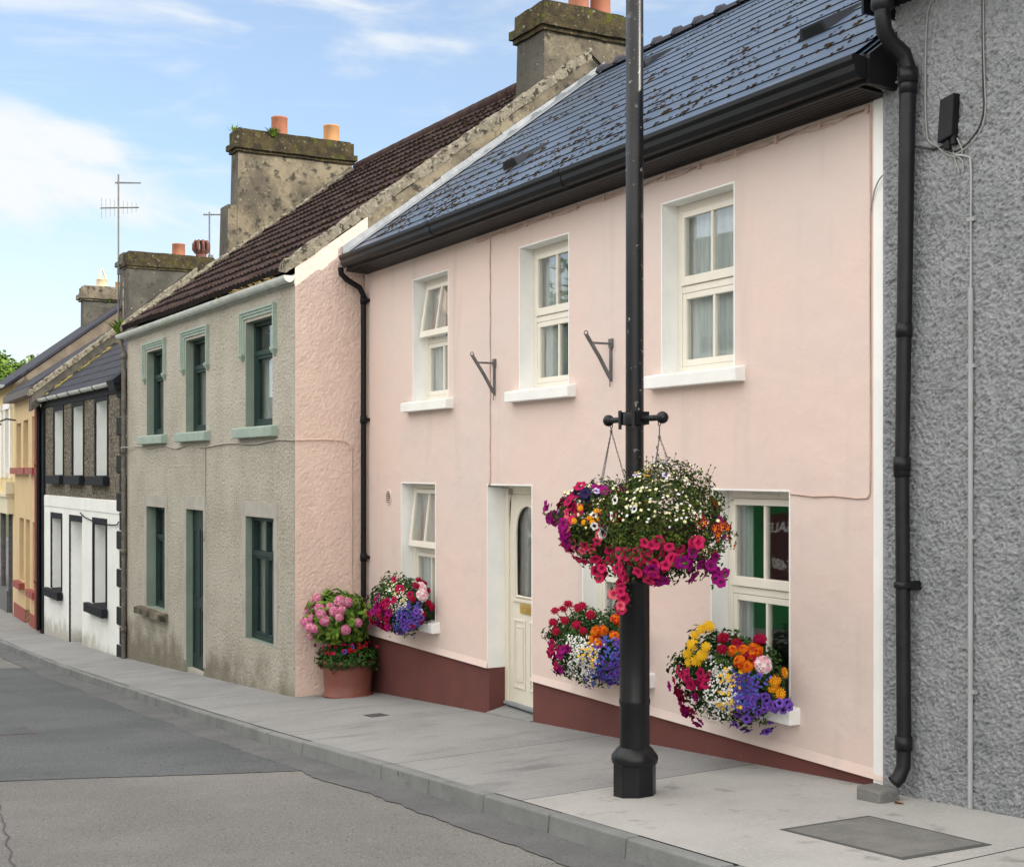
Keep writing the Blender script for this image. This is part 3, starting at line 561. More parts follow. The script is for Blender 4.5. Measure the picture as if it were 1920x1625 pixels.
for z in (.92,): dp.lathe([(.04, z - .02), (.058, z - .02), (.058, z + .02), (.04, z + .02)], (-6.385, 6.30), 16); dp.box(-6.34, -6.30, 6.27, 6.33, z - .014, z + .014); dp.box(-6.325, -6.305, 6.3, 6.42, z - .03, z + .03)
dp.lathe([(.05, 4.68), (.07, 4.68), (.074, 4.6), (.05, 4.58)], (-6.36, 6.10), 14)
gb.part(dp, 'downpipe', [mat('black_downpipe', (.007, .0075, .009), (.012, .0125, .015), s=5, rough=.45, spec=.28, bump=((20, .002, 3),)), mat('rust_inside', (.03, .02, .015), rough=.9)])
cp = MB(); yy = GY - .035
cp.tube([(-6.0, yy, 3.62), (-5.93, yy, 3.60), (-5.885, yy, 3.58), (-5.878, yy, 3.5), (-5.88, yy, 2.77)], .007, 8); cp.tube([(-5.88, yy, 2.78), (-5.882, yy, 1.0), (-5.885, yy, -.42)], .016, 10)
for z in (3.2, 2.3, 1.25, .3): cp.box(-5.91, -5.85, GY - .04, GY - .005, z - .012, z + .012)
gb.part(cp, 'conduit', m_conduit)
bx = MB(); bx.hexa([(-6.115, 6.32, 3.71), (-5.995, 6.32, 3.735), (-5.995, 6.385, 3.735), (-6.115, 6.385, 3.71), (-6.095, 6.325, 3.98), (-5.98, 6.325, 4.0), (-5.98, 6.385, 4.0), (-6.095, 6.385, 3.98)])
bx.box(-6.02, -5.985, 6.335, 6.375, 3.68, 3.74); bx.box(-6.08, -6.03, 6.335, 6.375, 3.66, 3.715); gb.part(bx, 'cable_box', m_blackpl, bev=.008)
def cabl(pts, r=.006, m=m_cable, par=gb):
    P = [Vector(p) for p in pts]; out = []
    for i in range(len(P) - 1):                                     # Catmull-Rom through the clip points
        a, b, c, d = P[max(i - 1, 0)], P[i], P[i + 1], P[min(i + 2, len(P) - 1)]
        for k in range(5):
            t = k / 5; out.append(.5 * (2 * b + (c - a) * t + (2 * a - 5 * b + 4 * c - d) * t * t + (3 * b - a - 3 * c + d) * t ** 3))
    mb = MB(); mb.tube(out + [P[-1]], r, 6); par.part(mb, 'cable', m)
yc = GY - .03
cabl([(-5.785, yc, 4.9), (-5.785, yc, 4.3), (-5.775, yc, 4.0), (-5.77, yc, 3.85), (-5.80, yc, 3.74), (-5.90, yc, 3.655), (-6.02, yc, 3.63), (-6.08, yc, 3.68), (-6.06, 6.35, 3.72)], .0045)
cabl([(-5.80, yc, 4.9), (-5.795, yc, 4.3), (-5.79, yc, 4.0), (-5.785, yc, 3.86), (-5.82, yc, 3.75), (-5.92, yc, 3.67), (-6.02, yc, 3.645), (-6.03, 6.35, 3.70)], .0045, m_cableblk)
cabl([(-6.10, yc, 4.73), (-6.22, yc, 4.62), (-6.25, yc, 4.45), (-6.26, yc, 4.1), (-6.25, yc, 3.85), (-6.23, yc, 3.76), (-6.16, yc, 3.71), (-6.10, yc, 3.70), (-6.05, 6.36, 3.72)], .0055)
cabl([(-6.16, yc, 3.71), (-6.08, yc, 3.64), (-6.0, yc, 3.61), (-5.95, yc, 3.63), (-5.985, 6.36, 3.72)], .0055)
cabl([(-6.03, yc, 3.70), (-6.02, yc, 3.62), (-5.985, yc, 3.53), (-5.98, yc, 3.50)], .005); cabl([(-6.0, yc, 3.62), (-5.95, yc, 3.57), (-5.945, yc, 3.5)], .006)
cabl([(-6.32, 6.33, 3.74), (-6.2, yc, 3.70), (-6.1, yc, 3.70)], .008, m_cableblk)
cabl([(-6.80, FY - .02, 4.17), (-6.66, 6.38, 4.18), (-6.55, 6.37, 4.2), (-6.47, 6.37, 4.20)], .009); cabl([(-6.80, FY - .02, 4.2), (-6.66, 6.37, 4.33), (-6.50, 6.37, 4.45), (-6.46, 6.37, 4.46)], .006); cabl([(-6.82, FY - .015, 3.42), (-6.76, FY - .03, 3.56), (-6.66, FY - .05, 3.63), (-6.5, GY - .02, 3.62)], .005)
blk = MB(); zb = gp(-6.5, 6.2); blk.box(-6.58, -6.36, 6.08, 6.25, zb - .02, zb + .085); t = Thing('concrete_block', 'small grey concrete block under the foot of the black downpipe', 'concrete block', off=(-6.47, 6.16, zb)); t.part(blk, 'block', m_cover, bev=.018)
lf = MB(); lf.add([(-6.33, 6.17, zb + .01), (-6.29, 6.14, zb + .04), (-6.25, 6.17, zb + .025), (-6.29, 6.21, zb + .02)], [(0, 1, 2, 3)]); lf = lf.build('fallen_leaf', mat('dead_leaf', (.28, .11, .03), rough=.8), off=(0, 0, 0)); tag(lf, 'curled orange dead leaf lying beside the concrete block', 'leaf')
db = MB()
for k in range(150): c = Vector((-5.99 + random.gauss(0, .05), 4.26 - abs(random.gauss(0, .035)), 0)); c.z = crown(c.x, c.y) + .012; s_ = U(.004, .012); db.add([tuple(c + Vector((U(-s_, s_), U(-s_, s_), U(0, .01)))) for q in range(4)], [(0, 1, 2), (0, 2, 3), (1, 2, 3)])
tag(db.build('debris', mat('dry_debris', (.22, .13, .06), (.12, .08, .05), s=30, rough=1)), 'little heap of dry brown leaf crumbs in the gutter at the open kerb joint', 'debris', kind='stuff')

# ---------------------------------------------------------------- grey house with the pink gable
GA = radians(1.8); GP = (-15.998, 5.519)
gh = Thing('roughcast_house', 'grey roughcast house with mint window surrounds, pink end wall and brown mossy tiled roof', 'house', GP, GA, (-4.2, 0, -1.42))
HX0 = -8.38; GS = .74
def grz(y): return 4.18 + GS * (y + .1)
GRY = 4.45; GRZ = grz(GRY)
gu_h = [(-1.882, -.812, 2.25, 3.68), (-4.719, -3.68, 2.25, 3.67), (-7.02, -5.98, 2.25, 3.665)]
gl_h = [(-1.871, -.751, -.64, 1.03), (-7.033, -5.89, -.66, 1.045)]; gd_h = (-4.69, -3.80, -1.55, 1.055)
w = MB(); facade(w, HX0, 0, -2.2, 4.12, gu_h + gl_h + [gd_h])
w.add([(HX0, 0, -2.4), (HX0, 8.9, -2.4), (HX0, 8.9, 4.2), (HX0, GRY, GRZ - .1), (HX0, 0, 4.12)], [(0, 1, 2, 3, 4)]); w.quad((HX0, 8.9, -2.4), (0, 8.9, -2.4), (0, 8.9, 4.2), (HX0, 8.9, 4.2))
gh.part(w, 'wall', m_grey)
for h in gl_h + [gd_h]:                                              # smooth band patched round each ground floor opening
    b = MB(); b.box(h[0] - .14, h[1] + .14, -.008, .004, h[3], h[3] + .20)
    b.box(h[1], h[1] + .13, -.0075, .004, h[2] if h[2] > -1 else -1.3, h[3]); b.box(h[0] - .13, h[0], -.0075, .004, h[2] if h[2] > -1 else -1.3, h[3])
    gh.part(b, 'render_band', m_greysmooth)
w = MB(); ny, nz = 66, 380; vs = []
for i in range(ny + 1):
    for j in range(nz + 1):
        y = .99 * i / ny; zt = grz(y) - .06; z = -1.4 + (zt + 1.4) * j / nz; p = Vector((0, y, z))
        h = .35 - 1.2 * abs(noise.noise(p * 24)) + noise.noise(p * 45 + Vector((2, 2, 1))) * .6 + noise.noise(p * 13) * .25
        e = min(1, i / 3); vs.append((.004 + (.011 * max(-.6, h)) * e, y, z))
w.add(vs, [(i * (nz + 1) + j, (i + 1) * (nz + 1) + j, (i + 1) * (nz + 1) + j + 1, i * (nz + 1) + j + 1) for i in range(ny) for j in range(nz)], 0, True)
gh.part(w, 'gable_wall', m_pinkrough)
w = MB(); w.add([(-.002, .9, -1.5), (-.002, 8.9, -1.5), (-.002, 8.9, 4.2), (-.002, GRY, GRZ - .05), (-.002, .9, grz(.9) - .05)], [(0, 1, 2, 3, 4)]); gh.part(w, 'upper_gable', m_cement)
f = MB(); f.quad((HX0, .45, 1.6), (0, .45, 1.6), (0, 5, 1.6), (HX0, 5, 1.6)); f.quad((HX0, 4.5, -1), (0, 4.5, -1), (0, 4.5, 5), (HX0, 4.5, 5)); gh.part(f, 'interior_wall', m_interior)
rf = MB(); nc = 14; nx = 420                                          # rolled tiles in stepped courses
for c in range(nc):
    ya = -.12 + (GRY + .12) * c / nc; yb_ = -.12 + (GRY + .12) * (c + 1) / nc + .04; vs = []
    for i in range(nx + 1):
        x = HX0 + .12 + (-.18 - HX0 - .06) * i / nx; ph = x * 2 * pi / .17
        hh = .014 * max(-.5, sin(ph)) + .012 * noise.noise(Vector((x * 3, c * 2.2, 0))); jg = .02 * noise.noise(Vector((x * 9, c * 5.1, 1)))
        sag = .05 * noise.noise(Vector((x * .35, c * .12, 4)))
        vs += [(x, ya + jg, grz(ya) - .03 + sag), (x, ya + jg - .012, grz(ya) + hh + .05 + sag), (x, yb_, grz(yb_) + hh * .9 + .004 + sag)]
    rf.add(vs, [(3 * i + k, 3 * i + 3 + k, 3 * i + 4 + k, 3 * i + 1 + k) for i in range(nx) for k in (0, 1)], 0, False); rf.m[-2 * nx::2] = [1] * nx
rf.quad((HX0, 9.0, 4.2), (0, 9.0, 4.2), (0, GRY, GRZ + .02), (HX0, GRY, GRZ + .02)); rf.quad((HX0, -.05, grz(-.05) - .05), (0, -.05, grz(-.05) - .05), (0, GRY, GRZ - .05), (HX0, GRY, GRZ - .05))
RF = gh.part(rf, 'roof', [m_tile, mat('tile_edge_shade', (.010, .007, .006), rough=1, spec=.1)])  # near-black tile risers: the shadow between courses is painted on
rg = MB(); x = HX0 + .1
while x < -1.2: rg.tube([(x, GRY, GRZ + .02), (x + .43, GRY, GRZ + .025)], .11, 10); x += .44
gh.part(rg, 'ridge', m_tile, RF)
ms = MB(); t2 = Vector((0, 1, GS)).normalized(); n2 = Vector((0, -GS, 1)).normalized()
for k in range(420):
    x = U(HX0 + .3, -.25); c = random.randint(0, nc - 1); y = -.1 + (GRY + .1) * c / nc + U(0, .06)
    clump(ms, (x, y, grz(y) + .05), (Vector((1, 0, 0)), t2, n2), U(.015, .05), 6, 0 if R() < .7 else 1)
gh.part(ms, 'roof_moss', [m_moss, m_cap], RF, kind='stuff')
def verge(th, x, wd, ya, yb, zf, hgt, m, par, seed=0, step=.16):       # ragged mortar coping up a gable
    mb = MB(); n = int((yb - ya) / step); vs = []
    for i in range(n + 1):
        y = ya + (yb - ya) * i / n; q = (noise.noise(Vector((y * 3.1, seed, 0))) + noise.noise(Vector((y * 11, seed, 3)))) * .03; q2 = (noise.noise(Vector((y * 4.7, seed, 5))) + noise.noise(Vector((y * 12, seed, 7)))) * .03; q3 = noise.noise(Vector((y * 2.3, seed, 9))) * .03
        z = zf(y); vs += [(x + .012 + q2 * .4, y, z - .05 + q3), (x + .02 + q * .5, y, z + hgt - .02 + q2), (x - .04 + q * .6, y, z + hgt + .02 + q), (x - wd + q2, y, z + hgt - .01 + q), (x - wd - .04, y, z + .01)]
    mb.add(vs, [(5 * i + k, 5 * i + 5 + k, 5 * i + 6 + k, 5 * i + 1 + k) for i in range(n) for k in range(4)], 0, False); mb.add(vs[:5], [(0, 1, 2, 3, 4)]); return th.part(mb, 'verge', m, par)
verge(gh, 0, .20, -.13, GRY, grz, .11, m_verge, RF, 1, .07); verge(gh, HX0 + .17, .15, -.13, GRY, grz, .09, m_verge, RF, 2, .07)
# gutter and downpipe
gu = MB(); pr = [(-.09 - .075 * cos(t), 4.085 - .085 * sin(t)) for t in [pi * k / 8 for k in range(9)]] + [(-.03, 4.085), (-.03, 4.06), (-.15, 4.06), (-.15, 4.085)]
gu.extr([(HX0 - .2, y, z) for y, z in pr[:9]], (8.62, 0, 0)); gu.box(HX0, 0, -.012, .012, 3.99, 4.11)
x = HX0 + .4
while x < 0: gu.extr([(x, -.09 - .083 * cos(t), 4.085 - .093 * sin(t)) for t in [pi * k / 8 for k in range(9)]], (.05, 0, 0)); x += 1.25
gh.part(gu, 'gutter', m_guttergrey)
dp = MB(); X_ = HX0 + .02; dp.tube([(X_ - .05, -.09, 4.0), (X_ - .04, -.10, 3.9), (X_, -.06, 3.78), (X_, -.06, -1.75)], .042, 10); 
for z in (3.7, 2.0, .2, -1.2): dp.lathe([(.042, z - .05), (.053, z - .05), (.053, z + .05), (.042, z + .05)], (X_, -.06), 12)
gh.part(dp, 'downpipe', m_rustpipe)
dg = MB()
for k in range(160): x = -2.1 + 1.6 * R() ** 1.0 if R() < .8 else U(-3, -.4); a = Vector((x, U(-.13, -.05), 4.10)); b = a + Vector((U(-.07, .07), U(-.05, .03), U(.0, .035))); dg.tube([a, (a + b) / 2 + Vector((0, 0, .015)), b], .004, 3)
gh.part(dg, 'dry_grass', m_dry, kind='stuff')

def old_window(th, h, hood, dep, upper, seed):
    x0, x1, z0, z1 = h; y = dep; fr = MB(); zt = z1 - (z1 - z0) * .30
    fr.ring(x0, x1, z0, z1, .06, y, y + .09); fr.box(x0 + .06, x1 - .06, y, y + .09, zt - .035, zt + .035)
    M = (x0 + x1) / 2
    fr.ring(x0 + .06, x1 - .06, z0 + .06, zt - .035, .045, y + .012, y + .06) if upper else None
    if not upper: fr.box(M - .03, M + .03, y + .004, y + .08, z0 + .06, z1 - .06); fr.ring(x0 + .06, M - .03, z0 + .06, zt - .035, .04, y + .012, y + .06); fr.ring(M + .03, x1 - .06, z0 + .06, zt - .035, .04, y + .012, y + .06)
    W_ = th.part(fr, 'window', m_dkgreen, bev=.006)
    th.part(reveal(h, dep + .05), 'reveal', m_sage, W_); p = MB(); p.box(x0 + .06, x1 - .06, y + .05, y + .056, z0 + .06, z1 - .06); th.part(p, 'pane', GLASS, W_)
    for a, b in ((0.02, .48), (.55, .99)): th.part(curtain(x0 + (x1 - x0) * a, x0 + (x1 - x0) * b, z0 + .03, zt if upper else z1, y + .15, 30), 'curtain', m_net, W_)
    if upper:
        s = MB(); s.hexa([(x0 - .30, -.10, z0 - .155), (x1 + .20, -.10, z0 - .155), (x1 + .20, .02, z0 - .155), (x0 - .3, .02, z0 - .155), (x0 - .30, -.10, z0 - .02), (x1 + .20, -.10, z0 - .02), (x1 + .2, .02, z0 + .003), (x0 - .3, .02, z0 + .003)]); s.box(x0, x1, .0205, y, z0 - .1, z0 + .003)
        th.part(s, 'sill', m_mint, W_, bev=.012)
        hm = MB()
        for k, (o, pj, wd) in enumerate(((.045, .020, .04), (.085, .036, .035), (.12, .052, .03))):   # stepped label moulding
            a, b = x0 - o - wd, x1 + o + wd; zt_ = z1 + o + wd; zb_ = z1 - .42
            hm.box(a, a + wd, -pj, .004, zb_, zt_); hm.box(b - wd, b, -pj, .004, zb_, zt_); hm.box(a + wd, b - wd, -pj + .0005, .004, zt_ - wd, zt_)
        for xx in (x0 - .10, x1 + .10): hm.add([(xx - .07, -.056, zb_), (xx + .07, -.056, zb_), (xx + .07, .004, zb_), (xx - .07, .004, zb_), (xx - .07, -.056, zb_ - .03), (xx + .07, -.056, zb_ - .03), (xx + .07, .004, zb_ - .03), (xx - .07, .004, zb_ - .03), (xx - .012, -.012, zb_ - .12), (xx + .012, -.012, zb_ - .12), (xx + .012, .004, zb_ - .12), (xx - .012, .004, zb_ - .12)], [(0, 1, 2, 3), (0, 4, 5, 1), (1, 5, 6, 2), (3, 7, 4, 0), (4, 8, 9, 5), (5, 9, 10, 6), (7, 11, 8, 4), (8, 11, 10, 9)])
        th.part(hm, 'hood_moulding', m_mint, W_)
    elif seed == 1:
        s = MB(); n = 14; vs = []
        for i in range(n + 1):
            x = x0 - .34 + (x1 - x0 + .52) * i / n; q = .02 * noise.noise(Vector((x * 5, 0, 0)))
            vs += [(x, -.02, z0 - .15 + q), (x, -.13 + q, z0 - .13 + q * 1.5), (x, -.13 + q, z0 - .03 + q), (x, .2, z0 + .005)]
        s.add(vs, [(4 * i + k, 4 * i + 4 + k, 4 * i + 5 + k, 4 * i + 1 + k) for i in range(n) for k in range(3)]); s.add(vs[-4:], [(0, 1, 2, 3)]); s.add(vs[:4], [(3, 2, 1, 0)]); th.part(s, 'sill', m_cement, W_, label='broken mossy stone sill')
for h in gu_h: old_window(gh, h, 1, .12, True, 0)
for k, h in enumerate(gl_h): old_window(gh, h, 0, .085 if k == 0 else .155, False, k)
x0, x1, z0, z1 = gd_h; d = MB(); d.box(x0, x1, .10, .15, z0 + .1, z1); 
for a, b, c, e in ((-.36, -.04, -1.2, -.45), (.04, .36, -1.2, -.45), (-.36, -.04, -.3, .75), (.04, .36, -.3, .75)): d.ring((x0 + x1) / 2 + a, (x0 + x1) / 2 + b, c, e, .03, .088, .0995)
Dr = gh.part(d, 'door', m_dkgreen); gh.part(reveal(gd_h, .12), 'reveal', m_sage, Dr)
d = MB(); d.box(x0, x1, .02, .1, -1.7, -1.405); gh.part(d, 'doorstep', m_greysmooth, Dr); d = MB(); d.box(x1 - .2, x1 - .16, .07, .087, -.5, -.38); gh.part(d, 'handle', m_lead, Dr)
cabl([(HX0 + .02, -.11, 2.06), (-7.5, -.015, 2.07), (-6.8, -.015, 2.03), (-5.9, -.015, 2.06), (-5.2, -.015, 2.0), (-4.4, -.015, 2.06), (-3.8, -.015, 2.0), (-2.6, -.015, 2.04), (-1.5, -.015, 2.01), (-.6, -.015, 2.05), (0.01, -.012, 2.03)], .010, m_greysmooth, gh)
cabl([(-3.69, -.012, 2.02), (-3.69, -.013, 1.2), (-3.70, -.013, .75), (-3.74, -.012, .62), (-3.80, .02, .58), (-3.84, .09, .6)], .012, m_greysmooth, gh)
cabl([(.022, 0, 2.035), (.03, .3, 2.045), (.03, .58, 2.04), (.03, .70, 2.01), (.03, .745, 1.93), (.03, .75, 1.7), (.03, .75, 0), (.03, .755, -.9)], .010, m_pinkrough, gh)

def chimney(th, x0, x1, y0, y1, zb, zt, capm, facem, frontm, pots, flare=.03, cap=(.07, .10, .22), par=None, shoulder=None):
    b = MB(); n = 12
    for (xa, xb, ya, yb_, za, zb2) in ([(x0, x1, y0, y1, zb, zt)] + ([shoulder] if shoulder else [])):
        f_ = flare
        b.add([(xa, ya, za), (xb, ya, za), (xb - f_, ya + f_, zb2), (xa + f_, ya + f_, zb2)], [(0, 1, 2, 3)], 1)  # street face in darker cement, its shade put into the colour
        b.add([(xb, ya, za), (xb, yb_, za), (xb - f_, yb_ - f_, zb2), (xb - f_, ya + f_, zb2)], [(0, 1, 2, 3)])
        b.add([(xa, ya, za), (xa + f_, ya + f_, zb2), (xa + f_, yb_ - f_, zb2), (xa, yb_, za)], [(0, 1, 2, 3)]); b.add([(xa, yb_, za), (xa + f_, yb_ - f_, zb2), (xb - f_, yb_ - f_, zb2), (xb, yb_, za)], [(0, 1, 2, 3)])
        b.add([(xa + f_, ya + f_, zb2), (xb - f_, ya + f_, zb2), (xb - f_, yb_ - f_, zb2), (xa + f_, yb_ - f_, zb2)], [(0, 1, 2, 3)])
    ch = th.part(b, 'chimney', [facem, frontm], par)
    c = MB(); p1, h1, h2 = cap; x0 += flare; x1 -= flare; y0 += flare; y1 -= flare
    def slab(e, za, zb2):                                            # rough-edged course of the cap
        k = 10; pts = []
        for i in range(k): pts.append((x0 - e + (x1 - x0 + 2 * e) * i / k, y0 - e))
        for i in range(k): pts.append((x1 + e, y0 - e + (y1 - y0 + 2 * e) * i / k))
        for i in range(k): pts.append((x1 + e - (x1 - x0 + 2 * e) * i / k, y1 + e))
        for i in range(k): pts.append((x0 - e, y1 + e - (y1 - y0 + 2 * e) * i / k))
        j = lambda p, z: (p[0] + .014 * noise.noise(Vector((p[0] * 6, p[1] * 6, z))), p[1] + .014 * noise.noise(Vector((p[0] * 6, p[1] * 6, z + 3))), z + .018 * noise.noise(Vector((p[0] * 5, p[1] * 5, z + 8))))
        lo_, hi_ = [j(p, za) for p in pts], [j(p, zb2) for p in pts]; m_ = len(pts); c.add(lo_ + hi_, [tuple(range(m_, 2 * m_)), tuple(range(m_))[::-1]] + [(i, (i + 1) % m_, m_ + (i + 1) % m_, m_ + i) for i in range(m_)])
    slab(p1 * .5, zt - .06, zt); slab(p1, zt, zt + h1); slab(p1 * .35, zt + h1, zt + h1 + h2); slab(-.02, zt + h1 + h2, zt + h1 + h2 + .04)
    th.part(c, 'cap', capm, ch); zt2 = zt + h1 + h2 + .02
    for (px, py, r, h, kind, m) in pots:
        q = MB()
        if kind == 'louvre':
            q.lathe([(r * .9, zt2), (r * .8, zt2 + h * .35), (r * .7, zt2 + h * .38)], (px, py), 16)
            for k in range(9): a = 2 * pi * k / 9; q.tube([(px + r * .8 * cos(a), py + r * .8 * sin(a), zt2 + h * .3), (px + r * 1.25 * cos(a), py + r * 1.25 * sin(a), zt2 + h * .5), (px + r * 1.25 * cos(a), py + r * 1.25 * sin(a), zt2 + h * .8), (px + r * .9 * cos(a), py + r * .9 * sin(a), zt2 + h)], r * .26, 6)
            q.lathe([(r, zt2 + h * .97), (r * 1.02, zt2 + h), (0.001, zt2 + h + .01)], (px, py), 16)
        else:
            q.lathe([(r * 1.04, zt2 - .02), (r, zt2 + .03), (r * .98, zt2 + h * .9), (r * 1.02, zt2 + h * .92), (r * 1.02, zt2 + h), (r * .85, zt2 + h), (r * .8, zt2 + h * .5), (r * .8, zt2 + .02)], (px, py), 20)
            if kind == 'cone':
                for k in range(4): a = pi / 4 + pi * k / 2; q.tube([(px + r * cos(a), py + r * sin(a), zt2 + h), (px, py, zt2 + h * 2.3)], .018, 4)
        th.part(q, 'chimney_pot', m, ch)
    return ch
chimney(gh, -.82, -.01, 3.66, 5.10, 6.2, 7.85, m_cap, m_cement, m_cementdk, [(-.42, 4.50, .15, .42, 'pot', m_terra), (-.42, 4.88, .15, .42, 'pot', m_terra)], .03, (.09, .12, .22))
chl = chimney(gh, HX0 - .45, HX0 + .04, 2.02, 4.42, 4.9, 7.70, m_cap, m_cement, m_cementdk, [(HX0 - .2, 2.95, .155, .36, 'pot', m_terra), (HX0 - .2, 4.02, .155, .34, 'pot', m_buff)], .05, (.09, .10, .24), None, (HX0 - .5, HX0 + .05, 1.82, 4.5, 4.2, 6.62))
def tuft(name, label, base, n, h, m, spread=.5):
    mb = MB()
    for k in range(n):
        a = U(0, 2 * pi); s_ = U(.2, 1) * spread; p = Vector(base) + Vector((U(-.04, .04), U(-.04, .04), 0)); d_ = Vector((cos(a) * s_, sin(a) * s_, 1)) * h * U(.5, 1); sd_ = Vector((-sin(a), cos(a), 0)) * h * .07
        q = p + d_ * .6; e = p + d_ + Vector((cos(a), sin(a), -1)) * h * .2 * s_; mb.add([p - sd_ * .6, p + sd_ * .6, q + sd_, q - sd_, e], [(0, 1, 2, 3), (3, 2, 4)], k % 2)
    return tag(mb.build(name, m, off=(0, 0, 0)), label, 'weed')
def gw(x, y, z, P=GP, A=GA): return (P[0] + cos(A) * x - sin(A) * y, P[1] + sin(A) * x + cos(A) * y, z)
LG = [LEAFH[1], LEAFH[3]]
tuft('weed_tuft', 'spiky green weed tuft on the street corner of the two-pot mossy chimney', gw(HX0 - .3, 2.1, 8.02), 40, .2, LG, .8)
tuft('weed_tuft', 'bright yellow-green tuft spilling over the mossy chimney cap beside the red pot', gw(HX0 + .03, 2.75, 7.98), 70, .2, LG, .9)
tuft('weed_tuft', 'bright green fern growing out of the end of the pale gutter above the downpipe', gw(HX0 - .1, -.1, 4.10), 60, .32, LG, 1.1)

# ---------------------------------------------------------------- black and white house
wh = Thing('black_and_white_house', 'small house with white ground floor, dark pebbledash above and black quoins and sills', 'house', GP, GA, (-12.3, 0, -1.87))
X0, X1 = -16.12, -8.46; ws = .79
def wrz(y): return 3.27 + ws * (y + .1)
WRY = 3.5; WRZ = wrz(WRY)
uh = [(-10.76, -9.82, 1.55, 2.98), (-12.83, -11.86, 1.55, 2.965), (-14.73, -13.80, 1.55, 2.95)]; lh = [(-10.79, -9.80, -.93, .61), (-14.84, -13.83, -.94, .60)]; dh = (-12.93, -11.88, -2.2, .60)
w = MB(); facade(w, X0, X1, 1.09, 3.3, uh); w.add([(X0, 0, -2.4), (X0, 7, -2.4), (X0, 7, 3.3), (X0, WRY, WRZ), (X0, 0, 3.3)], [(0, 1, 2, 3, 4)]); w.quad((X0, 7, -2.4), (X1, 7, -2.4), (X1, 7, 3.3), (X0, 7, 3.3)); wh.part(w, 'upper_wall', m_dkrough)
w = MB(); facade(w, X0, X1, -2.5, 1.09, lh + [dh], -.03); w.quad((X0, -.03, 1.09), (X1, -.03, 1.09), (X1, .002, 1.10), (X0, .002, 1.10)); w.box(X0 + .45, X1 - .32, -.045, -.0305, .86, 1.085); wh.part(w, 'lower_wall', m_whitewall)
f = MB(); f.quad((X0, 1.2, -2), (X1, 1.2, -2), (X1, 1.2, 4), (X0, 1.2, 4)); f.quad((X0, .4, 1.0), (X1, .4, 1.0), (X1, 1.2, 1.0), (X0, 1.2, 1.0)); wh.part(f, 'interior_wall', m_interior)
def bw_window(h, y0, lint, dep, sl):
    x0, x1, z0, z1 = h; fr = MB(); y = y0 + dep; fr.ring(x0, x1, z0, z1, .06, y, y + .07); zt = (z0 + z1) / 2; fr.box(x0 + .06, x1 - .06, y - .015, y + .05, zt - .03, zt + .03)
    W_ = wh.part(fr, 'window', m_white); wh.part(reveal(h, dep + .03, 0, y0), 'reveal', m_whitewall, W_); p = MB(); p.box(x0 + .06, x1 - .06, y + .03, y + .036, z0 + .06, z1 - .06); wh.part(p, 'pane', GLASS, W_)
    wh.part(curtain(x0, x1, z0, z1, y + .12, 24), 'curtain', m_net, W_)
    t = MB(); t.box(x0 - .11, x0, y0 - .018, y0 + .01, z0, z1); t.box(x1, x1 + .07, y0 - .018, y0 + .01, z0, z1); t.box(x0 - .11, x1 + .07, y0 - .0185, y0 + .01, z1, lint); wh.part(t, 'surround', m_blacktrim, W_)
    s = MB(); s.box(x0 - sl, x1 + sl * .45, y0 - .13, y0 - .019, z0 - .19, z0 - .01); s.box(x0, x1, y0 - .0188, y, z0 - .1, z0 + .004); wh.part(s, 'sill', m_blacktrim, W_, bev=.012)
for h in uh: bw_window(h, 0, 3.19, .26, .36)
for h in lh: bw_window(h, -.03, h[3] + .13, .28, .38)
x0, x1, z0, z1 = dh; d = MB(); d.box(x0, x1, .24, .28, z0, z1); Dr = wh.part(d, 'door', m_whitewall); wh.part(reveal(dh, .28, 0, -.03), 'reveal', m_whitewall, Dr); t = MB(); t.box(x0 - .1, x0, -.046, -.02, -2.3, z1); t.box(x0 - .1, x1 + .03, -.0465, -.02, z1, z1 + .13); wh.part(t, 'surround', m_blacktrim, Dr)
q = MB(); z = -1.85; k = 0
while z < 3.1:
    L_ = .46 if k % 2 == 0 else .24; q.box(X1 - .0 - L_, X1 + .002, -.06, .02, z, z + .33); z += .345; k += 1
wh.part(q, 'quoin', m_blacktrim, bev=.02); q = MB(); q.box(X0 - .004, X0 + .38, -.05, .02, -2.5, 3.1); wh.part(q, 'corner_strip', m_blacktrim)
e = MB(); e.box(X0, X1, -.03, .02, 2.99 + .08, 3.25); wh.part(e, 'fascia', m_blacktrim)
gu = MB(); gu.extr([(X0, -.12 - .07 * cos(t), 3.27 - .075 * sin(t)) for t in [pi * k / 8 for k in range(9)]], (X1 - X0 + .02 - .5, 0, 0)); x = X0 + .3
while x < X1 - .8: gu.extr([(x, -.12 - .078 * cos(t), 3.27 - .083 * sin(t)) for t in [pi * k / 8 for k in range(9)]], (.05, 0, 0), 1); x += 1.1
wh.part(gu, 'gutter', [m_guttergrey, m_blackpl])
dp = MB(); dp.tube([(X0 + .1, -.12, 3.2), (X0 + .1, -.1, 3.0), (X0 + .1, -.1, -2.0)], .05, 10); wh.part(dp, 'downpipe', m_blackpl)
rf = MB(); nc = 13
for c in range(nc):
    ya = -.14 + (WRY + .14) * c / nc; yb_ = -.14 + (WRY + .14) * (c + 1) / nc + .03; j = 12
    for i in range(j):
        xa, xb = X0 + .3 + (X1 - X0 - .3) * i / j, X0 + .3 + (X1 - X0 - .3) * (i + 1) / j; q = lambda x: .012 * noise.noise(Vector((x * 2, c * 3, 0)))
        rf.quad((xa, ya, wrz(ya) + .028 + q(xa)), (xb, ya, wrz(ya) + .028 + q(xb)), (xb, yb_, wrz(yb_) + .004), (xa, yb_, wrz(yb_) + .004)); rf.quad((xa, ya, wrz(ya)), (xb, ya, wrz(ya)), (xb, ya, wrz(ya) + .028 + q(xb)), (xa, ya, wrz(ya) + .028 + q(xa)))
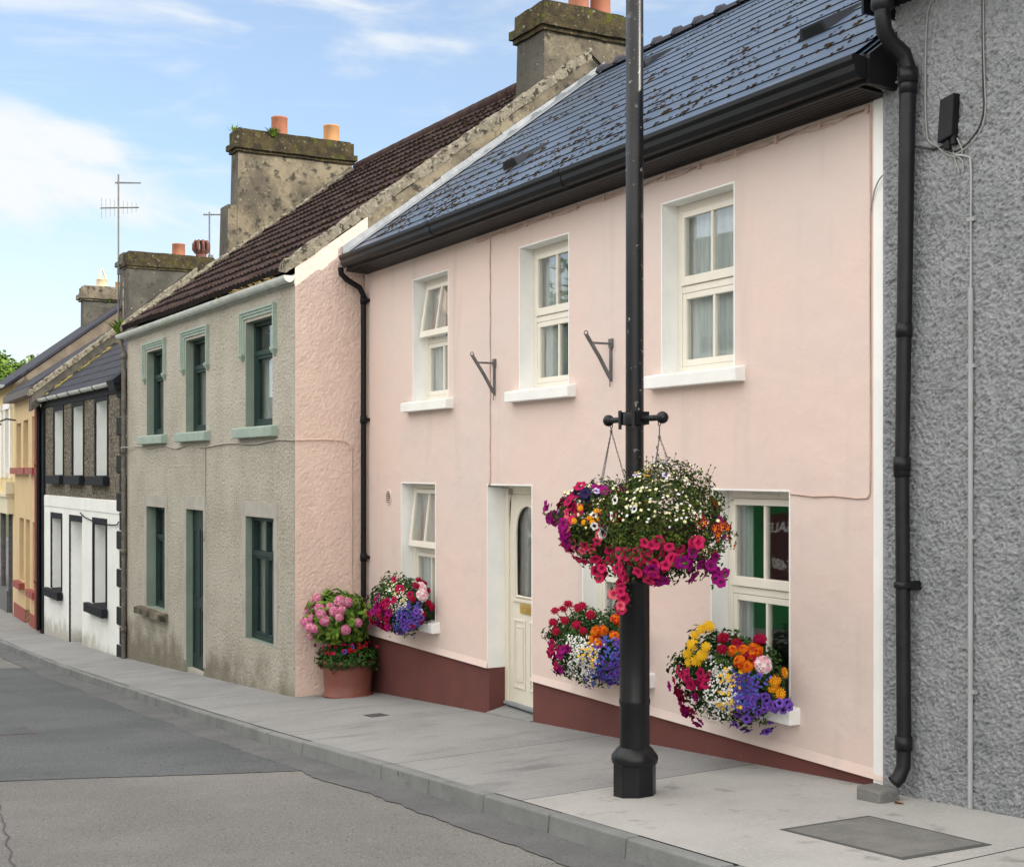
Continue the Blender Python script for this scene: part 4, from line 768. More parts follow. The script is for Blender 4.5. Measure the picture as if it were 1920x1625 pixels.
rf.quad((X0, 7.1, 3.2), (X1, 7.1, 3.2), (X1, WRY, WRZ), (X0, WRY, WRZ)); rf.quad((X0, .0, wrz(0) - .03), (X1, 0, wrz(0) - .03), (X1, WRY, WRZ - .03), (X0, WRY, WRZ - .03))
RF = wh.part(rf, 'roof', m_slatedk)
pw = MB(); pw.extr([(X0 + .02, -.30, wrz(-.30) - .12), (X0 + .02, WRY, WRZ - .1), (X0 + .02, WRY, WRZ + .34), (X0 + .02, -.30, wrz(-.30) + .34)], (.33, 0, 0)); PW = wh.part(pw, 'parapet', m_cementdk, RF)
verge(wh, X0 + .40, .42, -.36, WRY, lambda y: wrz(y) + .31, .085, m_verge, RF, 7, .12); ms = MB()
for k in range(60): y = U(0, WRY); clump(ms, (X0 + .5 + U(-.03, .10), y, wrz(y) + .04), (Vector((1, 0, 0)), t2, n2), U(.03, .07), 6)
wh.part(ms, 'roof_moss', mat('golden_lichen', (.22, .17, .04), (.12, .10, .03), s=20, rough=1), RF, kind='stuff')
st = MB(); st.box(X1 - .62, X1 - .02, -.2, .1, 3.22, 3.30); st.extr([(X1 - .5, -.22, 3.28), (X1 - .5, .3, 3.72), (X1 - .5, .3, 3.30), (X1 - .5, -.18, 3.10)], (.45, 0, 0)); wh.part(st, 'eaves_return', m_blacktrim, RF)
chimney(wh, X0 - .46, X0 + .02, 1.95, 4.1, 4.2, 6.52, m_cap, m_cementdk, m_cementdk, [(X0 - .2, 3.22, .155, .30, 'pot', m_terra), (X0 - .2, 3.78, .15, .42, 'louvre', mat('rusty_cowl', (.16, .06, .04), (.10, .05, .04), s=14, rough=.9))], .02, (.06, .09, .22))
cabl([(-11.9, -.06, .8), (-11.5, -.06, .72), (-10.6, -.06, .66), (-9.6, -.06, .64), (-8.9, -.06, .66), (-8.7, -.07, .72)], .012, m_blacktrim, wh)

# ---------------------------------------------------------------- ochre house and pale yellow shop
YP = (-32.10, 5.0); YA = radians(-1.0)
yh = Thing('ochre_house', 'narrow ochre rendered house with red sills, red plinth and a red downpipe', 'house', YP, YA, (-2.5, 0, -2.04))
uh = [(-4.55, -3.65, 1.72, 2.86), (-3.20, -2.3, 1.72, 2.9), (-1.62, -.76, 1.72, 2.94)]; lh = [(-3.95, -3.11, -1.16, .45), (-1.52, -.74, -1.2, .41)]; dh = (-2.75, -2.02, -2.3, .445)
w = MB(); facade(w, -4.95, -.1, -1.80, 3.6, uh + lh + [dh]); ysl = .70; yz = lambda y: 3.62 + ysl * y
w.add([(-.1, 0, -2), (-.1, 7, -2), (-.1, 7, 3.6), (-.1, 3.5, yz(3.5) - .05), (-.1, 0, 3.57)], [(0, 1, 2, 3, 4)], 1); w.add([(-4.95, 0, -2), (-4.95, 7, -2), (-4.95, 7, 3.6), (-4.95, 3.5, yz(3.5) - .05), (-4.95, 0, 3.57)], [(0, 1, 2, 3, 4)], 1); w.quad((-4.95, 7, -2), (-.1, 7, -2), (-.1, 7, 3.6), (-4.95, 7, 3.6)); yh.part(w, 'wall', [m_yellow, mat('brown_gable', (.13, .105, .08), (.20, .165, .125), s=2, rough=.95, bump=((30, .01, 4),))])
p = MB(); p.box(-4.95, -2.75, -.02, .1, -2.6, -1.80); p.box(-2.02, -.1, -.02, .1, -2.6, -1.80); yh.part(p, 'plinth', m_red)
for h in uh + lh:
    fr = MB(); fr.ring(h[0], h[1], h[2], h[3], .05, .22, .28); fr.box(h[0] + .05, h[1] - .05, .225, .27, (h[2] + h[3]) / 2 - .03, (h[2] + h[3]) / 2 + .03); W_ = yh.part(fr, 'window', m_white); yh.part(reveal(h, .25), 'reveal', m_yellow, W_)
    p = MB(); p.box(h[0] + .05, h[1] - .05, .24, .245, h[2] + .05, h[3] - .05); yh.part(p, 'pane', GLASS, W_); p = MB(); p.box(h[0], h[1], .5, .52, h[2], h[3]); yh.part(p, 'curtain', m_net, W_)
    s = MB(); s.box(h[0] - .22, h[1] + .18, -.14, .004, h[2] - .16, h[2]); yh.part(s, 'sill', m_red, W_)
d = MB(); d.box(dh[0], dh[1], .22, .26, dh[2], dh[3]); Dr = yh.part(d, 'door', m_yellow); yh.part(reveal(dh, .24), 'reveal', m_yellow, Dr)
r = MB(); r.extr([(-4.95, -.22, 3.50), (-4.95, 3.5, yz(3.5)), (-4.95, 7.2, 3.5), (-4.95, 7.2, 3.62), (-4.95, 3.5, yz(3.5) + .13), (-4.95, -.22, 3.62)], (4.89, 0, 0)); yh.part(r, 'roof', m_slatedk)
e = MB(); e.box(-5.0, -.05, -.28, -.02, 3.40, 3.57); yh.part(e, 'eaves', m_brown)
dp = MB(); dp.tube([(-.32, -.07, 3.4), (-.32, -.07, -2.0)], .05, 10); [dp.lathe([(.05, z - .05), (.062, z - .05), (.062, z + .05), (.05, z + .05)], (-.32, -.07), 12) for z in (1.8, -.9)]; yh.part(dp, 'downpipe', m_red)
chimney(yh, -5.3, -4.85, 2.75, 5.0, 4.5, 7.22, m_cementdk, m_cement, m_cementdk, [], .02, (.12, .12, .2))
la = MB(); la.tube([(-4.5, -.02, 2.95), (-4.5, -.25, 2.98), (-4.5, -.45, 2.9)], .025, 6); la.lathe([(.12, 2.82), (.14, 2.84), (.05, 2.92)], (-4.5, -.5), 10); yh.part(la, 'wall_lamp', m_brown)

yp2 = gw(-4.95, 0, 0, YP, YA)[:2]
ys = Thing('yellow_shop', 'pale yellow building with white window pilasters and a dark red shopfront, leftmost', 'shop', yp2, YA, (-4, 0, -2.1))
w = MB(); facade(w, -9, 0, -2.6, 3.95, [(-8.5, -.35, -2.6, .5), (-1.6, -.75, 1.6, 3.2), (-3.6, -2.75, 1.6, 3.2), (-5.6, -4.75, 1.6, 3.2)]); w.add([(0, 0, -2), (0, 7, -2), (0, 7, 3.9), (0, 3.5, 6.60), (0, 0, 3.95)], [(0, 1, 2, 3, 4)], 1); w.add([(-9, 0, -2), (-9, 7, -2), (-9, 7, 3.9), (-9, 3.5, 6.4), (-9, 0, 3.95)], [(0, 1, 2, 3, 4)]); w.quad((-9, 7, -2.5), (0, 7, -2.5), (0, 7, 3.9), (-9, 7, 3.9)); ys.part(w, 'wall', [m_yellow2, MATS['brown_gable']])
for x in (-1.6, -3.6, -5.6):
    h = (x, x + .85, 1.6, 3.2); fr = MB(); fr.ring(*h[:2], h[2], h[3], .06, .12, .18); fr.box(x - .28, x - .02, -.06, .01, 1.45, 3.3); fr.box(x + .87, x + 1.13, -.06, .01, 1.45, 3.3); fr.box(x - .32, x + 1.17, -.08, .01, 3.3, 3.45); W_ = ys.part(fr, 'window', m_white); ys.part(reveal(h, .2), 'reveal', m_white, W_); p = MB(); p.box(x, x + .85, .14, .15, 1.6, 3.2); ys.part(p, 'pane', GLASS, W_); p = MB(); p.box(x, x + .85, .4, .42, 1.6, 3.2); ys.part(p, 'curtain', m_net, W_)
p = MB(); p.box(-9, -.15, -.16, .01, .5, .95); p.box(-9, -.1, -.22, .01, .95, 1.03); p.box(-.5, -.05, -.2, .01, 1.03, 1.35); S_ = ys.part(p, 'shop_fascia', mat('cream_fascia', (.62, .56, .40), rough=.6))
p = MB()
for x in (-.35, -1.15, -2.9, -4.6, -6.3, -8.3): p.box(x - .05, x + .03, -.015, .12, -2.5, .5)
p.box(-8.4, -1.2, -.05, .1, -2.5, -1.6); ys.part(p, 'shop_pillar', m_steel)
p = MB(); p.box(-1.1, -.38, .06, .1, -2.3, .5); ys.part(p, 'shop_door', mat('maroon_gloss', (.10, .006, .012), rough=.35)); p = MB(); p.box(-8.3, -1.2, .05, .06, -1.6, .5); ys.part(p, 'shop_window', GLASS); p = MB(); p.box(-8.3, -1.0, .7, .74, -2.2, .5); ys.part(p, 'shop_interior', mat('maroon_interior', (.12, .015, .02), (.3, .05, .05), s=4, rough=.8))
r = MB(); r.extr([(-9, -.25, 3.80), (-9, 3.5, 6.62), (-9, 7.2, 3.9), (-9, 7.2, 4.0), (-9, 3.5, 6.70), (-9, -.25, 3.88)], (9.06, 0, 0)); ys.part(r, 'roof', m_slatedk); e = MB(); e.extr([(-9, -.3 - .07 * cos(t), 3.9 - .08 * sin(t)) for t in [pi * k / 8 for k in range(9)]], (8.95, 0, 0)); ys.part(e, 'gutter', m_guttergrey)
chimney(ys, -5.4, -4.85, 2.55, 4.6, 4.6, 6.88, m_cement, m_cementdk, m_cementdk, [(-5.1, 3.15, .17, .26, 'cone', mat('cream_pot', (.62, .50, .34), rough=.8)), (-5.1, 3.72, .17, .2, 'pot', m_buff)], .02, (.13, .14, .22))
tuft('weed_tuft', 'small green weeds hanging under the cap of the farthest chimney with the wire cone', gw(-4.82, 3.3, 6.8, yp2, YA), 40, .16, LG, 1.2)

def aerial(base, h, booms, label):
    t = Thing('television_aerial', label, 'aerial', off=base, group='television aerials above the chimneys'); x, y, z = base; mb = MB(); mb.tube([(x, y, z), (x, y, z + h)], .02, 6); mb.box(x - .03, x + .09, y - .03, y + .07, z + h * .36, z + h * .36 + .11); t.part(mb, 'mast', m_steel)
    for (zb, dx, dy, L0, L1, n, eh, dish) in booms:
        mb = MB(); a = Vector((x, y, z + zb)); d_ = Vector((dx, dy, .05)).normalized(); mb.tube([a - d_ * L0, a + d_ * L1], .018, 5)
        for k in range(n): p = a - d_ * L0 + d_ * (L0 + L1) * (k + .3) / n; e_ = eh * (1.3 - .8 * k / n); mb.tube([p - Vector((0, 0, e_)), p + Vector((0, 0, e_))], .004, 4)
        t.part(mb, 'boom', m_steel)
    return t
aerial(gw(X0 - .5, 1.85, 5.0), 3.75, [(2.95, .3, .95, .42, .48, 9, .19, 0), (3.55, .2, .95, .08, .52, 14, .03, 0)], 'tall television aerial with two cross booms beside the dark mossy chimney')
mb = aerial(gw(X0 - .4, 4.05, 6.2), 1.85, [(1.78, .2, .95, .15, .45, 10, .03, 0)], 'short television aerial with one white headed boom left of the big chimney')

# ---------------------------------------------------------------- lamp post
LX, LY = -7.725, 5.12; lz = gp(LX, LY)
lp = Thing('lamp_post', 'tall black iron lamp post on the pavement with octagonal base and basket crossbar', 'lamp post', off=(LX, LY, lz))
b = MB(); b.lathe([(.150, lz - .03), (.150, lz + .215), (.158, lz + .225)], (LX, LY), 8, sm=False, ph=pi / 8); b.lathe([(.158, lz + .225), (.163, lz + .25), (.160, lz + .275), (.140, lz + .30), (.122, lz + .325), (.106, lz + .335)], (LX, LY), 24)
lp.part(b, 'base', m_blackpaint, bev=.006)
b = MB(); b.lathe([(.104, lz + .32), (.104, lz + .62), (.108, lz + .63), (.108, lz + .66), (.104, lz + .67), (.103, 0.86), (.109, .865), (.109, .90), (.098, .93), (.075, 1.0), (.066, 1.03)], (LX, LY), 28); lp.part(b, 'lower_shaft', m_blackpaint)
b = MB(); b.lathe([(.0645, 1.0), (.062, 2.8), (.060, 5.6), (.05, 5.62)], (LX, LY), 24); lp.part(b, 'upper_shaft', mat('chipped_black_paint', (.006, .0065, .008), (.011, .011, .013), s=6, rough=.34, spec=.3, c3=(.22, .22, .21), s3=20, lo3=.64, hi3=.67, c4=(.07, .08, .08), s4=5, lo4=.64, hi4=.70, bump=((60, .001, 3),)))
b = MB(); BZ = 2.012
b.lathe([(.066, BZ - .045), (.080, BZ - .04), (.080, BZ + .04), (.066, BZ + .045)], (LX, LY), 20)
for s_ in (-1, 1):
    b.box(LX + s_ * .07 - .03, LX + s_ * .07 + .03, LY - .055, LY + .055, BZ - .04, BZ + .05); b.tube([(LX + s_ * .06, LY, BZ), (LX + s_ * .305, LY, BZ)], .021, 10)
    b.lathe([(.0, BZ - .042)] + [(.042 * sin(t), BZ - .042 * cos(t)) for t in [pi * k / 8 for k in range(1, 8)]] + [(0, BZ + .042)], (LX + s_ * .335, LY), 14)
    b.tube([(LX + s_ * .30 + .016 * cos(t), LY, BZ - .04 + .016 * sin(t)) for t in [k * pi / 4 for k in range(9)]], .004, 5)
    b.lathe([(.012, BZ - .07), (.014, BZ + .06)], (LX + s_ * .085, LY - .065), 6)
lp.part(b, 'crossbar', m_blackpaint, bev=.004)
b = MB(); b.lathe([(.05, 5.6), (.16, 5.66), (.20, 6.1), (.20, 6.12)], (LX, LY), 8); b.lathe([(.23, 6.12), (.12, 6.3), (.03, 6.36), (.02, 6.46), (0.001, 6.47)], (LX, LY), 8); lp.part(b, 'lantern', m_blackpaint)

# ---------------------------------------------------------------- flowers
def basis(nv, roll):
    nv = Vector(nv).normalized(); a = nv.orthogonal().normalized(); b = nv.cross(a); c, s_ = cos(roll), sin(roll); return a * c + b * s_, b * c - a * s_, nv
def petunia(name, outer, throat, star=None):
    mb = MB(); n = 20; vs = [(0, 0, -.55)]
    for k, (r, z) in enumerate(((.16, -.35), (.42, -.06), (.78, .04), (1.0, -.02))):
        for j in range(n):
            a = 2 * pi * j / n; q = cos(5 * a); rr = r * (1 + (.10 * q if k == 3 else .03 * q)); vs.append((rr * cos(a), rr * sin(a), z + (.10 * q * (k - 1) / 2 if k > 1 else 0) + (.05 * sin(3 * a + k))))
    fs = [(0, 1 + j, 1 + (j + 1) % n) for j in range(n)]; mb.add(vs, fs, 1, True); mb.f = []; mb.m = []; mb.s = []
    for j in range(n): mb.f.append((0, 1 + j, 1 + (j + 1) % n)); mb.m.append(1); mb.s.append(True)
    for k in range(3):
        for j in range(n):
            st_ = star and min(j % 4, (j + 1) % 4 if (j + 1) % 4 == 0 else 9) == 0 and k > 0 or (star and k == 0)
            st_ = star and (k == 0 or (j % 4 in (0, 3) and k == 1)); mb.f.append((1 + k * n + j, 1 + (k + 1) * n + j, 1 + (k + 1) * n + (j + 1) % n, 1 + k * n + (j + 1) % n)); mb.m.append(2 if st_ else (1 if k == 0 else 0)); mb.s.append(True)
    return mb.mesh(name, [outer, throat, star or outer])
def pompom(name, m1, m2, layers=5):
    mb = MB()
    for L_ in range(layers):
        n = 13 - L_ * 2; r = 1.0 - L_ * .13; el = -.1 + L_ * .36
        for j in range(n):
            a = 2 * pi * (j + .5 * (L_ % 2)) / n + U(-.1, .1); w_ = 3.6 / n * r * .5; d_ = Vector((cos(a), sin(a), 0)); t_ = Vector((-sin(a), cos(a), 0)); tip = d_ * r * cos(el) + Vector((0, 0, sin(el) * .75 * r)); z0 = Vector((0, 0, .1 * L_)); mid = tip * .62 + z0 * .4
            mb.add([z0, mid - t_ * w_, tip - t_ * w_ * .55, tip + t_ * w_ * .55, mid + t_ * w_], [(0, 1, 4), (1, 2, 3, 4)], L_ % 2, False)
    return mb.mesh(name, [m1, m2])
def head(name, mats, n=46, hemi=-.5, fr=.34):
    mb = MB()
    for k in range(n):                                               # globe of four-petalled florets
        z = 1 - (1 - hemi) * (k + .5) / n; a = k * 2.39996; r = sqrt(max(0, 1 - z * z)); nv = Vector((r * cos(a), r * sin(a), z)); A_, B_, n_ = basis(nv + Vector((U(-.2, .2), U(-.2, .2), U(-.2, .2))), U(0, 6)); c = nv * U(.82, 1.0); m = random.randrange(len(mats))
        for p in range(4): q = p * pi / 2; d_ = A_ * cos(q) + B_ * sin(q); t_ = B_ * cos(q) - A_ * sin(q); mb.add([c, c + d_ * fr * .6 - t_ * fr * .42 + n_ * .05, c + d_ * fr + n_ * .0, c + d_ * fr * .6 + t_ * fr * .42 + n_ * .05], [(0, 1, 2, 3)], m)
    mb.add([(0.7 * cos(j) * sin(i), .7 * sin(j) * sin(i), .7 * cos(i)) for i in (.3, 1.2, 2.2) for j in range(6)], [(i * 6 + j, i * 6 + (j + 1) % 6, i * 6 + 6 + (j + 1) % 6, i * 6 + 6 + j) for i in (0, 1) for j in range(6)], 0); return mb.mesh(name, mats)
F_ = {'hot': petunia('petunia', P_HOT, P_CRIM), 'mag': petunia('petunia', P_MAG, P_THR), 'crim': petunia('petunia', P_CRIM, P_MAR), 'coral': petunia('petunia', P_CORAL, P_HOT), 'white': petunia('petunia', P_WHITE, P_NAVY), 'lilac': petunia('petunia', P_LIL, P_PURP), 'navy': petunia('petunia', P_NAVY, P_NAVY), 'purp': petunia('petunia', P_PURP, P_NAVY), 'star': petunia('petunia', P_MAR, P_MAR, P_ORG), 'star2': petunia('petunia', P_MAR, P_YEL, P_CREAM),
      'yel': pompom('marigold', P_YEL, P_YEL), 'org': pompom('marigold', P_ORG, P_YEL), 'red': head('geranium', [P_RED, P_CRIM], 34, -.1), 'scar': head('geranium', [P_SCAR, P_ORG], 30, 0), 'pale': head('geranium', [P_PALE, P_WHITE, P_PALE], 36, -.2), 'zin': pompom('zinnia', P_RED, P_CRIM), 'hyd': head('flower_head', [P_HYD, P_HYD2], 70, -.75, .27), 'hyd2': head('flower_head', [P_HYD2, P_HYD, P_HYD], 70, -.75, .27)}
FN = dict(hot='petunia', mag='petunia', crim='petunia', coral='petunia', white='petunia', lilac='petunia', navy='petunia', purp='petunia', star='petunia', star2='petunia', yel='marigold', org='marigold', red='geranium', scar='geranium', pale='geranium', zin='zinnia', hyd='flower_head', hyd2='flower_head')
def bloom(th, kind, pos, nv, r):
    o = bpy.data.objects.new(FN[kind], F_[kind]); C.objects.link(o); o.parent = th.root
    A_, B_, n_ = basis(nv, U(0, 6.28)); s_ = r * U(.85, 1.15); p = Vector(pos) - Vector(th.off)
    o.matrix_local = Matrix.Translation(p) @ Matrix((A_, B_, n_)).transposed().to_4x4() @ Matrix.Diagonal((s_, s_, s_ * U(.7, 1.1), 1)); return o
class Mound:                                                         # a rounded mass of planting; u to the right and v up as one faces it from the road
    def __init__(s, c, r, lim=None):
        s.c = Vector(c); s.r = Vector(r); d = Vector((-c[0], -c[1], 0)).normalized(); s.F = d; s.Rt = Vector((-d.y, d.x, 0)); s.lim = lim; s.seed = U(0, 50)
    def dirn(s, u, v):
        q = u * u + v * v
        if q > .98: k = sqrt(.98 / q); u *= k; v *= k; q = .98
        return (s.Rt * u + Vector((0, 0, 1)) * v + s.F * sqrt(1 - q)).normalized()
    def at(s, n, k=1.):
        k *= 1 + .30 * noise.noise(n * 2.1 + Vector((s.seed, 0, 0))) + .12 * noise.noise(n * 6 + Vector((s.seed, 3, 0))); p = s.c + Vector((n.x * s.r.x, n.y * s.r.y, n.z * s.r.z)) * k
        if s.lim and p.y > s.lim: p.y = s.lim - U(0, .03)
        return p
    def leaves(s, mb, n, sz, k0=.45, vmin=-1., nm=4, asp=.5):
        for i in range(n):
            z = U(vmin, 1); a = U(0, 2 * pi); r = sqrt(1 - z * z); nv = Vector((r * cos(a), r * sin(a), z)); k = k0 + (1.05 - k0) * R() ** .45
            leaf(mb, s.at(nv, k), (nv + Vector((U(-.8, .8), U(-.8, .8), U(-.3, .9)))), sz * U(.6, 1.3), random.randrange(nm), asp)
    def scatter(s, th, kind, n, u, v, r, out=1.0, rough=.35):
        for i in range(n):
            du = random.gauss(0, .06); nv = s.dirn(U(*u) + du, U(*v) + random.gauss(0, .06)); bloom(th, kind if isinstance(kind, str) else random.choice(kind), s.at(nv, out + U(-.04, .07)), nv + Vector((U(-rough, rough), U(-rough, rough), U(-rough, rough) + .05)), r)
    def around(s, th, kind, n, v, r):                                # blooms on the sides one does not face
        for i in range(n):
            a = U(pi * .5, pi * 1.5); z = U(*v); h = sqrt(max(0, 1 - z * z)); nv = (s.F * cos(a) + s.Rt * sin(a)) * h + Vector((0, 0, z))
            if s.lim and s.at(nv).y > s.lim - .04: continue
            bloom(th, random.choice(kind), s.at(nv, 1.0), nv, r)
    def florets(s, mb, n, u, v, r, k=(.95, 1.1), m=1, pet=5, all_=0):
        for i in range(n):
            nv = s.dirn(U(*u) + random.gauss(0, .06), U(*v) + random.gauss(0, .06)) if i >= all_ else Vector((U(-1, 1), U(-1, 1), U(-.1, 1))).normalized()
            A_, B_, n_ = basis(nv + Vector((U(-.6, .6), U(-.6, .6), U(-.2, .8))), U(0, 6)); c = s.at(nv, U(*k)); q = r * U(.75, 1.25); mm = random.randrange(m)
            vs = [tuple(c)]
            for j in range(pet * 2): t = pi * j / pet; rr = q * (1 if j % 2 else .5); vs.append(tuple(c + (A_ * cos(t) + B_ * sin(t)) * rr + n_ * q * .15))
            mb.add(vs, [(0, 1 + j, 1 + (j + 1) % (pet * 2)) for j in range(pet * 2)], mm)
def leaf(mb, c, nv, sz, m, asp=.5):
    A_, B_, n_ = basis(nv, U(0, 6.28)); w_ = sz * asp; f_ = U(.1, .35) * sz
    mb.add([c - A_ * sz * .1, c + A_ * sz * .4 + B_ * w_ * .5 - n_ * f_ * .4, c + A_ * sz * .95 - n_ * f_, c + A_ * sz * .4 - B_ * w_ * .5 - n_ * f_ * .4, c + A_ * sz * .45 + n_ * sz * .04], [(0, 4, 1), (4, 2, 1), (0, 3, 4), (4, 3, 2)], m, False)
def chain(th, a, b):
    a = Vector(a); b = Vector(b); n = int((b - a).length / .016); mb = MB(); d = (b - a).normalized(); e1 = d.orthogonal().normalized(); e2 = d.cross(e1)
    for i in range(n):
        c = a + (b - a) * (i + .5) / n; e = e1 if i % 2 else e2; mb.tube([c + d * .0115 * cos(t) + e * .005 * sin(t) for t in [k * pi / 4 for k in range(9)]], .0018, 4, 0, False)
    th.part(mb, 'chain', m_steel)
def basket(cx, cz, label):
    t = Thing('hanging_basket', label, 'hanging basket', off=(cx, LY, 1.02), group='hanging baskets on the lamp post'); h = (LX + (.30 if cx > LX else -.30), LY)
    mb = MB(); mb.lathe([(.001, 1.04), (.12, 1.06), (.19, 1.15), (.22, 1.30), (.225, 1.31), (.2, 1.30), (.001, 1.29)], (cx, LY), 20); t.part(mb, 'bowl', m_coir)
    top = (h[0], h[1], BZ - .075 if cx < LX else BZ - .13)
    mb = MB(); mb.tube([(h[0], h[1], BZ - .05), (h[0], h[1], top[2])], .005, 5); mb.tube([(h[0] + .012 * cos(q), h[1], top[2] + .012 * sin(q)) for q in [k * pi / 4 for k in range(9)]], .004, 5); t.part(mb, 'hook', m_steel)
    for k in range(3): a = -1.15 + k * 2 * pi / 3; chain(t, top, (cx + .20 * cos(a), LY + .20 * sin(a), 1.31))
    return t
tn = basket(-7.39, 1.3, 'nearer hanging basket, a dome of small white daisies above hot pink petunias')
M1 = Mound((-7.38, 5.13, 1.33), (.41, .41, .36)); fo = MB(); M1.leaves(fo, 7600, .032, .5); low = Mound((-7.40, 5.12, 1.12), (.33, .33, .22)); low.leaves(fo, 1100, .034, .5)
for k in range(130):                                                 # wiry seed stems standing out of the dome
    nv = M1.dirn(U(-.9, .95), U(-.1, 1)) if k % 2 else Vector((U(-1, 1), U(-1, 1), U(.0, 1))).normalized(); p = M1.at(nv, .98); e = p + (nv + Vector((U(-.4, .4), U(-.4, .4), .5))) * U(.03, .09); fo.tube([p, e], .0014, 3, 2, False); A_, B_, n_ = basis(nv, 0); fo.add([e + A_ * .006, e + B_ * .006, e - A_ * .006, e - B_ * .006, e + n_ * .012, e - n_ * .006], [(0, 1, 4), (1, 2, 4), (2, 3, 4), (3, 0, 4), (1, 0, 5), (2, 1, 5), (3, 2, 5), (0, 3, 5)], 4)
tn.part(fo, 'foliage', LEAF + [mat('seed_head', (.06, .035, .015), rough=1)])
dz = MB(); M1.florets(dz, 165, (-.8, .58), (.0, .97), .0135, (1.0, 1.1), 2, 6, 50); tn.part(dz, 'daisies', [P_WHITE, P_CREAM], kind='stuff')
M1.scatter(tn, ['star', 'star', 'star2'], 26, (.45, 1.0), (-.62, .12), .028); M1.scatter(tn, 'hot', 24, (-.35, .6), (-.88, -.28), .040); M1.scatter(tn, 'mag', 5, (.75, 1.), (-.2, .1), .03)
low.scatter(tn, 'hot', 18, (-.95, .4), (-.9, .25), .042); low.scatter(tn, 'mag', 20, (-.2, 1.0), (-1.0, .1), .042); M1.scatter(tn, 'white', 3, (-.95, -.6), (-.3, .5), .028); M1.scatter(tn, 'yel', 6, (-.8, -.2), (.85, .97), .02); M1.scatter(tn, ['lilac', 'white'], 4, (-.7, .3), (.9, .98), .028)
M1.around(tn, ['hot', 'mag', 'star', 'white'], 30, (-.7, .5), .038); low.around(tn, ['hot', 'mag'], 14, (-.8, .3), .04)
fo = MB()
def trail(th, p0, p1, n, kinds, r):                                  # a flowering shoot hanging over the edge
    p0 = Vector(p0); p1 = Vector(p1)
    for k in range(n):
        t_ = (k + .5) / n; p = p0 + (p1 - p0) * t_ + Vector((U(-.045, .045), U(-.045, .045), 0)); d_ = Vector((-p.x, -p.y, U(0, 2))).normalized(); bloom(th, random.choice(kinds), p + d_ * .03, d_ + Vector((U(-.5, .5), U(-.5, .5), U(-.4, .3))), r)
        for q in range(5): leaf(fo, p + Vector((U(-.05, .05), U(-.05, .05), U(-.04, .04))), (U(-1, 1), U(-1, 1), U(-.2, 1)), .035, random.randrange(4))
trail(tn, (-7.62, 4.98, 1.10), (-7.66, 4.96, .70), 16, ['hot', 'hot', 'coral'], .037); trail(tn, (-7.75, 4.98, 1.12), (-7.86, 4.92, .90), 9, ['hot', 'crim'], .036); trail(tn, (-7.10, 5.28, 1.10), (-7.02, 5.32, .92), 10, ['mag'], .037); tn.part(fo, 'trailing_foliage', LEAF, kind='stuff')
tf = basket(-8.06, 1.3, 'farther hanging basket, half behind the other, with magenta and dark navy petunias')
M2 = Mound((-8.07, 5.11, 1.28), (.36, .36, .30)); fo = MB(); M2.leaves(fo, 5200, .034, .5); tf.part(fo, 'foliage', LEAF)
M2.scatter(tf, 'mag', 20, (-1.05, -.62), (-.5, .5), .042, 1.06); M2.scatter(tf, 'crim', 9, (-1.0, -.5), (.3, .95), .042, 1.06); M2.scatter(tf, 'navy', 6, (-.75, -.1), (.52, .75), .042); M2.scatter(tf, ['hot', 'coral'], 14, (-.8, .3), (-.75, .3), .038); M2.scatter(tf, 'hot', 10, (-.9, .0), (-.98, -.6), .038, 1.04); M2.scatter(tf, 'org', 9, (-.5, -.1), (-.1, .3), .022); M2.scatter(tf, ['white', 'lilac'], 6, (-.3, .3), (-.3, .8), .03); M2.scatter(tf, 'mag', 4, (-.2, .4), (.8, .95), .04); M2.scatter(tf, 'yel', 5, (.2, .7), (.85, .97), .02)
M2.around(tf, ['mag', 'hot', 'crim', 'lilac'], 26, (-.7, .6), .04); fo = MB(); trail(tf, (-8.42, 4.95, 1.35), (-8.60, 4.98, 1.27), 5, ['mag'], .038); tf.part(fo, 'trailing_foliage', LEAF, kind='stuff'); dz = MB(); M2.florets(dz, 60, (-.7, .7), (.3, .97), .014, (1, 1.1), 1, 6, 20); tf.part(dz, 'daisies', [P_CREAM], kind='stuff')

def window_box(x0, x1, cx, label):
    z = -.06; t = Thing('window_box', label, 'window box', off=(cx, 6.40, z), group='flower boxes on the lower window sills'); mb = MB(); mb.hexa([(x0 + .12, 6.37, z), (x1 - .12, 6.37, z), (x1 - .12, 6.57, z), (x0 + .12, 6.57, z), (x0 + .08, 6.34, z + .17), (x1 - .08, 6.34, z + .17), (x1 - .08, 6.59, z + .17), (x0 + .08, 6.59, z + .17)]); t.part(mb, 'trough', m_trough, bev=.01)
    return t, Mound((cx, 6.24, .10), (.54, .27, .33), 6.47), MB()
def stems(fo, M, pts, m=2):
    for p in pts: fo.tube([M.c + (p - M.c) * .5 - Vector((0, 0, .05)), p], .004, 4, m, False)
